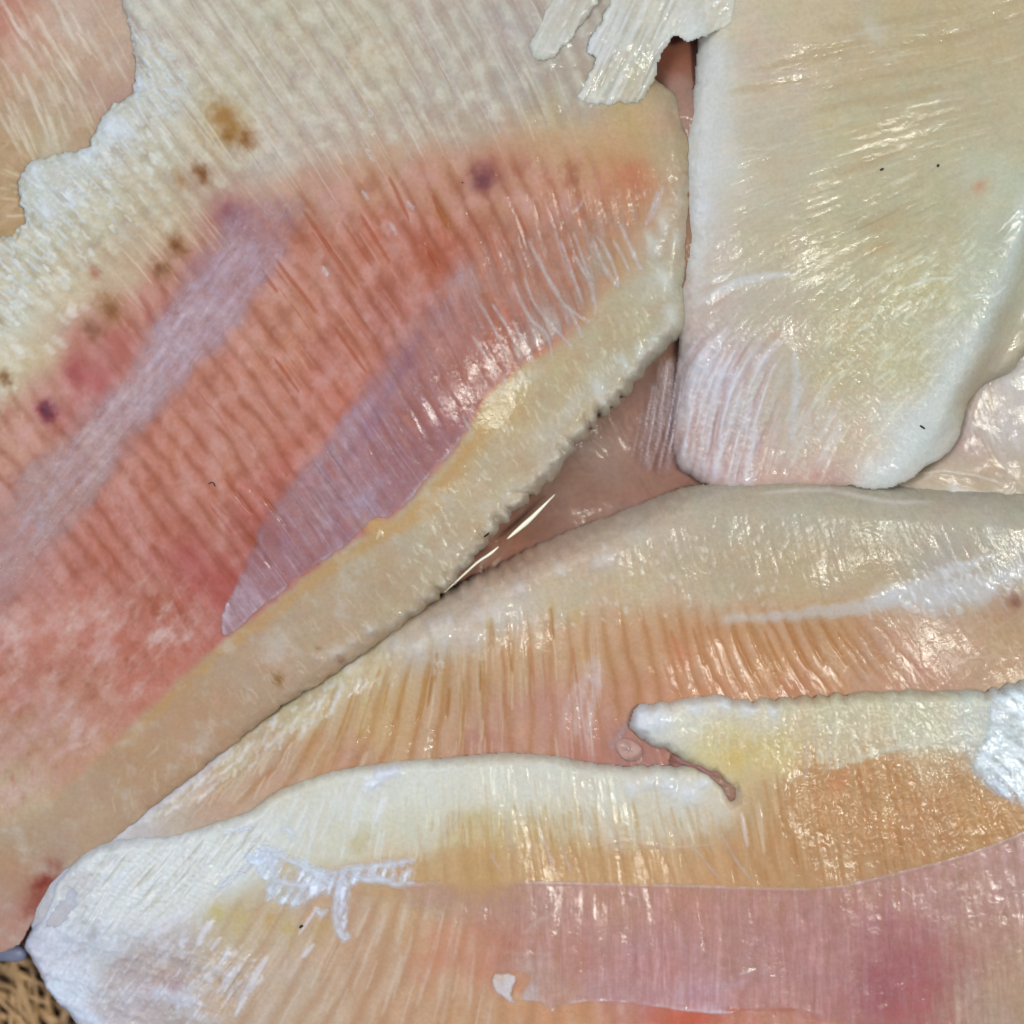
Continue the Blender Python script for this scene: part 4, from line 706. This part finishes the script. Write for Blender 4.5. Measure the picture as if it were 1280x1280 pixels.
pl = Ds.mask([(120, 1060), (320, 1010), (480, 952), (880, 965), (900, 1030), (760, 1055), (600, 1010), (520, 1070), (330, 1090), (260, 1140), (110, 1170), (60, 1140)], 14, 8, 22, 293)
Ds.mix((240, 240, 228), pl*0.45)  # pale flesh, with the highlight along the rim painted in
Ds.fibres([(80, 1100), (330, 1020), (480, 960), (480, 1060), (330, 1080), (200, 1170), (90, 1180)], 260, (12, 50), (0.9, 2.4), (238, 238, 230), (0.3, 0.8), 0.9, 0.10)
Ds.fibres([(110, 1080), (330, 1030), (330, 1080), (200, 1160)], 60, (20, 60), (0.9, 2.0), (190, 186, 160), (0.25, 0.5), -0.8, 0.08)
Ds.fibres([(480, 960), (900, 970), (900, 1050), (480, 1070)], 170, (8, 36), (0.7, 1.8), (234, 224, 190), (0.3, 0.8), 1.0, 0.12)
Ds.fibres([(560, 1000), (940, 1000), (980, 1095), (540, 1090)], 60, (30, 80), (0.8, 2.0), (226, 192, 146), (0.3, 0.7), 0.6, 0.05)
Ds.fibres([(540, 1010), (900, 1010), (900, 1060), (540, 1070)], 50, (14, 40), (1.2, 3), (196, 156, 90), (0.25, 0.5), -0.4, 0.1)
Ds.fibres([(830, 885), (1220, 868), (1220, 940), (1000, 950), (920, 960), (850, 925)], 210, (6, 26), (0.8, 2.2), (236, 226, 196), (0.3, 0.75), 1.0, 0.35)
Ds.fibres([(930, 1000), (1050, 950), (1210, 950), (1270, 1010), (1270, 1040), (1100, 1085), (940, 1095)], 150, (24, 80), (0.7, 1.8), (224, 182, 128), (0.2, 0.5), 0.5, 0.08)
Ds.fibres([(930, 1000), (1050, 950), (1210, 950), (1270, 1010), (1270, 1040), (1100, 1085), (940, 1095)], 50, (30, 90), (1.2, 3.4), (190, 122, 68), (0.2, 0.5), -0.4, 0.05)
gl = Ds.mask([(1000, 960), (1210, 930), (1270, 1000), (1230, 1050), (1120, 1070), (1020, 1040)], 26); gw = np.maximum(worm(Ds, 7, 301, -.15), worm(Ds, 11, 305, -.1)); Ds.h += gl*(0.9*gw+1.4*fbm(Ds.X, Ds.Y, 15, 303, 2)); Ds.add((1, .95, .8), 9*gl*gw)  # lamp glints raised as ridges and brightened in the colour
fl2 = Ds.mask([(830, 880), (1230, 866), (1220, 945), (1000, 955), (900, 950)], 12); gw2 = worm(Ds, 7, 307, -.1); Ds.h += fl2*0.8*gw2; Ds.add((1, 1, .85), 14*fl2*gw2)
# bands of the lower half
bw = Ds.lic(15, 130, 311); lo = sstep(1105, 1140, Ds.Y)*sstep(220, 330, Ds.X); sD = np.interp(Ds.X, [150, 300, 420, 520, 620, 760, 900, 1200, 1280], [-.8, -.6, -.45, -.3, -.1, .05, .1, .06, .06]); wD = Ds.X-sD*(Ds.Y-1190)
bands(Ds, wD, 31, 311, lo, (190, 138, 98), (226, 194, 170), .45, .4, .7, .2)
bands(Ds, Ds.X-np.interp(Ds.X, [450, 640, 880, 1150], [0, .18, .3, .2])*(Ds.Y-1050), 27, 315, sstep(1010, 1050, Ds.Y)*sstep(1110, 1095, Ds.Y)*sstep(480, 560, Ds.X), (190, 136, 82), (224, 186, 136), .35, .35, .6)
Ds.fibres([(300, 1150), (560, 1110), (620, 1280), (260, 1290)], 70, (30, 110), (1.0, 3.0), (228, 206, 184), (.25, .65), .6, .05)
Ds.fibres([(60, 1160), (260, 1150), (330, 1240), (140, 1280), (70, 1240)], 120, (8, 36), (1.2, 3.6), (234, 236, 240), (.3, .75), .8, .4)
for p, w in [([(338, 1190), (322, 1215), (305, 1245), (292, 1275)], 4), ([(296, 1205), (284, 1225), (268, 1245)], 3), ([(278, 1170), (262, 1190)], 2.5), ([(394, 1178), (384, 1190), (378, 1198)], 3), ([(400, 1130), (372, 1170)], 2), ([(245, 1130), (200, 1170)], 3), ([(230, 1140), (186, 1165)], 3), ([(262, 1150), (245, 1185)], 4)]:
    Ds.stroke(p, w, (232, 226, 226), .8, 3, 1.5)
for x, y, r, c in [(338, 1148, 9, (206, 164, 92)), (300, 1150, 11, (208, 184, 116)), (362, 1160, 10, (208, 180, 110)), (402, 1160, 13, (206, 172, 116)), (355, 1082, 9, (212, 186, 134)), (272, 1140, 9, (210, 188, 110)), (545, 1195, 22, (216, 142, 108)), (640, 1190, 26, (208, 130, 100)), (1120, 1216, 34, (178, 104, 104)), (1165, 1240, 30, (182, 98, 94)), (1090, 1235, 26, (176, 96, 98)), (1200, 1222, 20, (180, 100, 96)), (860, 1272, 30, (214, 96, 70)), (1010, 1260, 20, (206, 130, 110)),
                   (150, 1215, 20, (186, 166, 152)), (190, 1238, 16, (190, 160, 154)), (215, 1240, 12, (186, 158, 160)), (115, 1172, 8, (176, 172, 172)), (100, 1150, 9, (196, 194, 184)), (1045, 975, 12, (212, 140, 96)), (920, 945, 16, (228, 190, 110)), (450, 1055, 14, (206, 188, 140))]:
    Ds.spot(x, y, r, c, .65, 1.5, 2.0 if y < 1200 or x < 900 else 1.5, .8, rag=.7)
for x, y, r in [(800, 892, 12), (805, 908, 10), (905, 880, 12), (870, 885, 10), (935, 886, 10), (965, 888, 8), (825, 900, 14), (835, 982, 10), (880, 978, 9), (790, 985, 8), (812, 978, 8), (860, 992, 12), (478, 968, 10), (495, 962, 9), (462, 982, 9)]:
    Ds.spot(x, y, r, (236, 238, 238), .75, 1.2, random.uniform(0, 3), -4.5)
fo = Ds.mask([(40, 1150), (90, 1090), (150, 1080), (130, 1150), (220, 1180), (320, 1200), (260, 1290), (90, 1290), (30, 1220)], 22)
fr = fbm(Ds.X*0.8+0.5*Ds.Y, Ds.Y*1.1-0.4*Ds.X, 60, 321, 4, .55); Ds.h += fo*9*fr; Ds.mix((226, 229, 236), fo*sstep(.0, .55, fr)*.7); Ds.mix((190, 178, 174), fo*sstep(.0, -.55, fr)*.55)
fs = Ds.lic(7, 40, 327); Ds.h += fo*0.6*fs; Ds.mix((232, 235, 240), fo*sstep(.6, 1.8, fs)*.5)
wt2 = Ds.mask([(90, 1090), (160, 1062), (330, 1040), (330, 1080), (230, 1130), (180, 1160), (100, 1160)], 20); wl2 = Ds.lic(6, 60, 323); Ds.h += wt2*0.9*wl2; Ds.mix((232, 236, 232), wt2*sstep(-.5, 1.2, wl2)*.6)
Ds.stroke([(40, 1228), (62, 1250), (86, 1264), (110, 1276), (130, 1290)], 9, (222, 230, 240), .85, 10, 5)
Ds.stroke([(462, 985), (478, 968), (500, 960)], 6, (236, 240, 244), .8, 8, 1.5)
Ds.stroke([(924, 1010), (930, 1040), (934, 1060)], 2.5, (232, 214, 206), .7, 4, 1.5); Ds.stroke([(946, 995), (950, 1030), (954, 1070)], 2.5, (228, 204, 178), .6, 4, 1)
Ds.stroke([(1020, 965), (1060, 950), (1110, 935), (1160, 925), (1210, 918)], 4, (222, 216, 190), .6, 6, .8, rag=3)
Ds.stroke([(900, 1054), (840, 1060), (780, 1050), (740, 1058)], 1.8, (224, 190, 160), .6, 3, .8)
Ds.build('fish_fillet', M_FLESH)
tag(Ds.obj, 'thick fillet along the bottom with a torn white flap and pink membrane', 'fish fillet', 'stacked raw fish fillets')
MD = membrane(Ds, [(415, 1112), (470, 1101), (600, 1097), (800, 1102), (900, 1104), (1000, 1106), (1052, 1102), (1120, 1085), (1200, 1065), (1290, 1030), (1364, 1000), (1364, 1364), (1250, 1364), (1120, 1300), (960, 1262), (900, 1266), (850, 1262), (800, 1254), (745, 1250), (700, 1256), (690, 1264), (672, 1252), (650, 1246), (660, 1216), (616, 1212), (600, 1190), (560, 1160), (480, 1140)],
    [(460, 1115, 210, 172, 150), (550, 1120, 208, 166, 146), (650, 1120, 206, 160, 144), (750, 1130, 206, 154, 138), (850, 1130, 206, 150, 136), (950, 1130, 202, 146, 136), (1050, 1130, 202, 148, 138), (1150, 1110, 204, 156, 146), (1250, 1080, 204, 162, 150), (620, 1180, 208, 152, 128), (720, 1200, 206, 148, 134), (820, 1200, 206, 150, 142), (920, 1200, 202, 150, 140), (1020, 1200, 202, 148, 140), (1120, 1180, 194, 132, 130), (1120, 1230, 190, 122, 122), (1220, 1160, 202, 156, 140), (1270, 1200, 202, 164, 136), (760, 1240, 214, 168, 164), (870, 1245, 214, 172, 172), (950, 1250, 206, 150, 140), (640, 1236, 220, 206, 200), (700, 1240, 212, 172, 156), (1200, 1260, 202, 170, 146)],
    [(600, 1180, 0.0, 1), (800, 1180, 0.02, 1), (1000, 1180, 0.05, 1), (1200, 1150, 0.1, 1), (450, 1130, -.4, 1)],
    [(430, 1115, .25), (500, 1120, .5), (600, 1130, .6), (700, 1130, .7), (900, 1150, .62), (1100, 1150, .68), (1250, 1100, .75), (600, 1190, .25), (700, 1210, .6), (850, 1230, .8), (1000, 1230, .75), (1130, 1230, .35), (1250, 1230, .7), (640, 1235, .8), (480, 1135, .15)], 0.9, (2.2, 18, 207), 207, soft=5, noise_a=.26, gain=1.11, soft_pts=[(430, 1108, 26), (480, 1140, 60), (560, 1165, 60), (600, 1190, 50), (620, 1215, 14), (650, 1240, 6), (520, 1100, 7), (700, 1100, 4), (900, 1104, 4), (1100, 1090, 4), (1280, 1030, 4), (750, 1250, 5), (900, 1265, 6), (1000, 1270, 14), (1200, 1330, 20)],
    fibs=[([(560, 1110), (1280, 1060), (1280, 1280), (640, 1240)], 170, (20, 70), (.6, 1.6), (222, 196, 184), (.1, .35), .3, .06), ([(560, 1110), (1280, 1060), (1280, 1280), (640, 1240)], 60, (20, 70), (1, 3), (186, 122, 114), (.1, .28), -.2, .06),
          ([(960, 1110), (1280, 1050), (1280, 1180), (960, 1180)], 40, (10, 30), (.5, 1), (140, 110, 110), (.2, .5), 0, 1.2)],
    strokes=[([(440, 1108), (600, 1099), (800, 1104), (1000, 1108), (1060, 1103), (1130, 1085), (1210, 1064), (1300, 1028)], 2.5, (226, 200, 186), .75, 4, 1.0, False), ([(690, 1262), (720, 1250), (760, 1250), (820, 1256), (870, 1262), (940, 1262)], 2.2, (232, 212, 216), .8, 4, 1.2, False),
             ([(585, 1140), (580, 1160), (600, 1180), (650, 1190), (700, 1190)], 3, (222, 198, 188), .5, 6, .8), ([(618, 1216), (626, 1236), (646, 1246)], 6, (236, 226, 224), .8, 8, 1.2), ([(650, 1168), (670, 1150), (690, 1140), (700, 1128)], 3, (220, 194, 180), .5, 5, .5),
             ([(840, 1240), (880, 1236), (940, 1222)], 6, (216, 180, 188), .5, 8, .5), ([(900, 1258), (950, 1262), (1000, 1258)], 3, (204, 100, 74), .7, 5, 0), ([(920, 1215), (945, 1208)], 1.5, (230, 214, 206), .8, 2, .6)])
tag(MD.obj, 'pinkish membrane with a fine pale edge')
MR = membrane(Ds, [(1236, 866), (1290, 850), (1364, 842), (1364, 1010), (1300, 1018), (1262, 1004), (1230, 986), (1208, 956), (1222, 930), (1230, 900)],
    [(1245, 880, 222, 228, 224), (1270, 920, 214, 222, 214), (1230, 950, 214, 222, 218), (1260, 985, 208, 218, 220), (1320, 930, 214, 220, 216)], None,
    [(1240, 880, .9), (1262, 910, .8), (1225, 955, .85), (1255, 985, .8), (1320, 950, .85)], 2.0, (3, 16, 208), 208, soft=12, noise_a=.45, gain=1.12, sheer=1.0,
    fibs=[([(1230, 880), (1290, 860), (1290, 1000), (1215, 960)], 110, (6, 26), (.6, 2.0), (238, 244, 244), (.3, .8), 1.2, 1.0)])
tag(MR.obj, 'bluish white patch of membrane')
# white connective tissue strings on D
CT = membrane(Ds, [(300, 1070), (334, 1056), (372, 1066), (410, 1084), (450, 1076), (510, 1068), (530, 1082), (500, 1110), (450, 1106), (440, 1140), (438, 1172), (424, 1172), (414, 1120), (380, 1136), (340, 1130), (326, 1100)],
    [(334, 1062, 226, 234, 244), (380, 1095, 222, 228, 230), (430, 1100, 228, 234, 242), (490, 1090, 228, 228, 226), (425, 1150, 220, 220, 222)], None,
    [(334, 1066, .8), (360, 1084, .2), (345, 1110, .5), (390, 1100, .55), (425, 1095, .8), (422, 1130, .7), (470, 1084, .75), (500, 1090, .15), (520, 1076, .05), (440, 1110, .2)], 1.2, (7, 14, 211), 211, soft=12, noise_a=.6, gain=1.13, sheer=1.0, name='connective_tissue',
    fibs=[([(310, 1066), (520, 1070), (440, 1160), (340, 1120)], 40, (8, 30), (1, 3), (236, 240, 246), (.4, .8), .8, 1.2)])
for p, r in [([(322, 1066), (334, 1060), (345, 1066), (362, 1074), (384, 1086), (402, 1092), (424, 1088)], 4.2), ([(334, 1062), (338, 1080), (342, 1098), (350, 1104)], 4.0), ([(342, 1100), (360, 1104), (378, 1106), (400, 1100), (414, 1092)], 3.6), ([(340, 1104), (337, 1116), (336, 1126)], 3.0), ([(378, 1106), (372, 1120), (366, 1128)], 3.2), ([(424, 1090), (440, 1084), (452, 1084), (470, 1082), (494, 1078), (520, 1074)], 3.4), ([(432, 1088), (424, 1104), (421, 1122), (420, 1142), (424, 1162), (431, 1172), (438, 1164)], 4.0), ([(440, 1092), (458, 1098), (480, 1098), (500, 1104), (520, 1102)], 3.0), ([(462, 1086), (474, 1096), (490, 1104)], 2.4), ([(394, 1136), (402, 1142), (408, 1136)], 3.0), ([(300, 1090), (312, 1078), (324, 1068)], 2.6), ([(272, 1112), (290, 1098), (306, 1086)], 2.2), ([(350, 1036), (362, 1038), (368, 1050)], 3), ([(278, 1042), (300, 1036), (318, 1034)], 2.6)]:
    strand(Ds, p, r*0.9, name='connective_tissue', lift=0.55, wob=1.8, c=(255, 258, 262), op=0.8, soft=4.5)
for p, r in [([(668, 1010), (678, 1045), (694, 1090)], 1.2), ([(626, 1005), (636, 1040), (640, 1068)], 1.0), ([(754, 1005), (768, 1040), (778, 1066)], 1.0), ([(728, 1000), (736, 1030), (742, 1058)], 0.9), ([(612, 1064), (618, 1074), (624, 1084)], 1.4), ([(700, 1040), (706, 1070), (716, 1092)], 0.9), ([(560, 1020), (558, 1035), (556, 1048)], 1.6), ([(572, 1010), (568, 1026), (562, 1044)], 1.6), ([(820, 1040), (826, 1058), (830, 1070)], 1.0), ([(1004, 920), (1006, 950), (1006, 975)], 1.0), ([(1034, 905), (1036, 940), (1034, 962)], 1.0), ([(900, 1040), (920, 1075), (938, 1098)], 1.0), ([(860, 1050), (884, 1080), (900, 1098)], 0.9), ([(548, 1135), (550, 1142), (546, 1150)], 1.4)]:
    strand(Ds, p, r*0.75, lift=0.3, op=0.4, soft=2.6)
fk = Sheet([[(614, 1218), (622, 1211), (640, 1212), (647, 1216), (644, 1228), (640, 1240), (648, 1250), (640, 1252), (622, 1240), (615, 1232)]]); fk.edge(2, 8, 401)
pj, pi = fk.j0-Ds.j0, fk.i0-Ds.i0; e = np.clip(fk.sd/5, 0, 1)
fk.h = Ds.h[pj:pj+fk.X.shape[0], pi:pi+fk.X.shape[1]]+2.5+3*np.sqrt(1-(1-e)**2)+1.2*fbm(fk.X, fk.Y, 10, 402)
fk.col = fk.cps([(625, 1218, 222, 200, 180), (640, 1225, 232, 224, 222), (625, 1232, 226, 214, 210)], 8); fk.col += 8*fbm(fk.X, fk.Y, 8, 403)[..., None]
fk.col *= 1.08; fk.alpha = .8*sstep(0, 5, fk.sd); fk.build('loose_flake', M_MEMB, Ds.obj)
# jelly in the tear
def blob(name, x, y, z, rx, ry, rz, mat, parent, seed, rot=0.0, n=20):
    V = []; F = []; rs = np.random.RandomState(seed); ph = rs.rand(6)*6.3
    for i in range(n+1):
        a = math.pi*i/n
        for k in range(n*2):
            b = math.pi*k/n; q = 1+0.10*math.sin(2*b+ph[0]+a)+0.07*math.sin(3*b+ph[1])*math.sin(2*a+ph[2])+0.05*math.sin(5*a+ph[3]+2*b)
            u, v, w_ = rx*q*math.sin(a)*math.cos(b), ry*q*math.sin(a)*math.sin(b), rz*q*math.cos(a)
            V.append(W(x+u*math.cos(rot)-v*math.sin(rot), y+u*math.sin(rot)+v*math.cos(rot), z+w_))
    m2 = n*2
    for i in range(n):
        for k in range(m2): F.append((i*m2+k, i*m2+(k+1) % m2, (i+1)*m2+(k+1) % m2, (i+1)*m2+k))
    return add_mesh(name, V, F, mat, parent, True)
blob('jelly_lump', 787, 939, 58, 17, 14, 10, M_JELLY, Ds.obj, 4, 0.3)
JF = Sheet([[(776, 926), (784, 912), (800, 918), (818, 930), (850, 944), (884, 958), (908, 974), (916, 994), (908, 992), (890, 976), (860, 966), (826, 962), (800, 962), (776, 952)]], pad=10)
JF.sd += 7; JF.h = 42+30*sstep(800, 900, JF.X)+7*np.sqrt(np.clip(JF.sd/12, 0, 1))+5*fbm(JF.X*0.7+JF.Y*0.5, JF.Y*1.8-JF.X*0.6, 20, 361, 2)
JF.col = JF.cps([(790, 930, 190, 146, 136), (830, 945, 150, 98, 84), (870, 960, 166, 118, 108), (905, 985, 170, 130, 108)], 14); JF.col += 9*fbm(JF.X, JF.Y, 9, 362)[..., None]
JF.alpha[:] = 1; JF.build('torn_membrane', M_FLESH, Ds.obj)
strand(C, [(766, 938), (776, 920), (788, 902)], 4, parent=Ds.obj, c=(214, 186, 180), op=.6, soft=4)

# ------------------------------------------------------------------ G: torn white fillet hanging in at the top
G = Sheet([[(796, -78), (778, -30), (764, 0), (752, 28), (737, 52), (733, 68), (742, 77), (736, 98), (722, 122), (726, 130), (744, 133), (772, 132), (800, 129), (816, 104), (822, 80), (832, 62), (842, 49), (850, 53), (862, 54), (886, 44), (906, 37), (950, 24), (1010, 10), (1080, -6), (1200, -40), (1260, -78)],
           [(712, -78), (700, -30), (690, 0), (676, 30), (663, 54), (662, 68), (672, 77), (690, 77), (702, 66), (722, 42), (744, 12), (764, -20), (790, -78)]])
G.edge(4.0, 12, 27, 4)
p = np.clip(G.sd/9, 0, 1); prof = np.sqrt(np.clip(1-(1-p)**2, 0, 1))
gb = G.cps([(690, 30, 95), (680, 70, 94), (720, 20, 96), (760, 60, 96), (740, 120, 92), (800, 120, 88), (850, 40, 94), (905, 30, 84), (950, 10, 79), (1080, -20, 79)], 30)[..., 0]
G.h = gb-1+4.5*prof; base_relief(G, 3, 50, 39)
G.field([(780, 60, -0.45, 1), (700, 30, -0.5, 1), (840, 20, -0.35, 1), (920, 10, -0.8, 0.5), (750, 110, -0.5, 1)])
G.col = G.cps([(760, 40, 214, 218, 212), (745, 65, 222, 226, 230), (790, 60, 204, 204, 188), (810, 30, 208, 208, 194), (760, 110, 208, 206, 190), (790, 110, 200, 194, 168), (730, 126, 222, 220, 212), (850, 40, 214, 216, 208), (900, 20, 212, 210, 190), (960, 10, 210, 202, 172), (690, 30, 202, 200, 186), (670, 65, 206, 208, 198), (720, 20, 196, 190, 176), (860, 50, 220, 226, 226)], 14)
G.col *= np.array([1.03, 1.0, .95], f4)
surf(G, 4.5, 3.2, 70, 0.9, seed=330, mott=4)
G.fibres([(770, 0), (850, 0), (830, 60), (800, 128), (725, 128), (740, 60)], 60, (30, 100), (.8, 2.4), (228, 228, 216), (.3, .7), .8, .04)
G.fibres([(770, 0), (850, 0), (830, 60), (800, 128), (725, 128), (740, 60)], 30, (30, 100), (.8, 2.0), (176, 168, 148), (.25, .6), -.8, .04)
G.fibres([(850, 0), (1000, 0), (900, 40), (850, 50)], 60, (8, 26), (.8, 2.4), (234, 232, 220), (.3, .8), .8, .5)
G.fibres([(680, 0), (745, 0), (700, 75), (662, 70)], 40, (20, 60), (.8, 2.2), (220, 218, 204), (.3, .7), .7, .05)
G.build('fish_fillet', M_FLESH)
tag(G.obj, 'torn white fibrous fillet flap hanging in from the top edge over the seam', 'fish fillet', 'stacked raw fish fillets')

# ------------------------------------------------------------------ glints of liquid in the gap modelled as pale slivers, specks of grit
def glint(pts, r, label):
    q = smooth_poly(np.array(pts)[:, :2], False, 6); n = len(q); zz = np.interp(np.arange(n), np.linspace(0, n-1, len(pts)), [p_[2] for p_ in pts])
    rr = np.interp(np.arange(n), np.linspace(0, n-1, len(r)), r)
    o = tube('pale_glint', [(q[i][0], q[i][1], zz[i]) for i in range(n)], list(rr), M_GLINT, None, 0.6, 8)
    return tag(o, label, 'glint', 'modelled highlights in the gap')
glint([(694, 618, 50), (681, 631, 50), (664, 648, 50), (648, 662, 50), (634, 674, 50)], [0.5, 1.2, 2.4, 3.2, 2.4, 0.5], 'modelled highlight: straight pale shiny sliver, the upper right of two in the dark gap')
glint([(623, 684, 54), (612, 693, 54), (597, 703, 54), (578, 720, 54), (555, 741, 54)], [0.5, 1.7, 1.6, 1.4, 1.2, 0.5], 'modelled highlight: curved thin pale sliver, the lower left of two in the gap')
def grit(sheet, pts, r, label):
    Q = [(x, y, float(sheet.at(sheet.h, x, y))+r*0.8) for x, y in pts]
    n = len(Q); o = tube('dark_speck', Q, [r*(0.6+0.5*math.sin(math.pi*(i+.5)/n)) for i in range(n)], M_SPECK, None, 0.8, 6)
    return tag(o, label, 'speck', 'specks of dark grit')
grit(A, [(263, 605), (266, 603), (269, 604), (271, 608)], 0.8, 'tiny curled dark hair on the red part of the large left fillet')
grit(B, [(1099, 214), (1101, 213), (1103, 212)], 1.3, 'black speck on the plain cream fillet, left of two near its middle')
grit(B, [(1170, 210), (1171, 208), (1172, 207)], 1.5, 'black speck on the plain cream fillet, right of two near its middle')
grit(B, [(1150, 532), (1153, 534), (1156, 536)], 1.2, 'short dark speck on the curled white corner of the cream fillet')
grit(A, [(605, 671), (608, 669), (610, 667), (611, 666)], 1.2, 'dark brown bit on the scalloped edge above the modelled highlights')
grit(Ds, [(375, 1159), (377, 1157), (379, 1156)], 1.5, 'black speck on the yellowish part of the bottom fillet')
grit(A, [(578, 230), (579, 231)], 0.9, 'tiny black dot left of the purple blood spot')
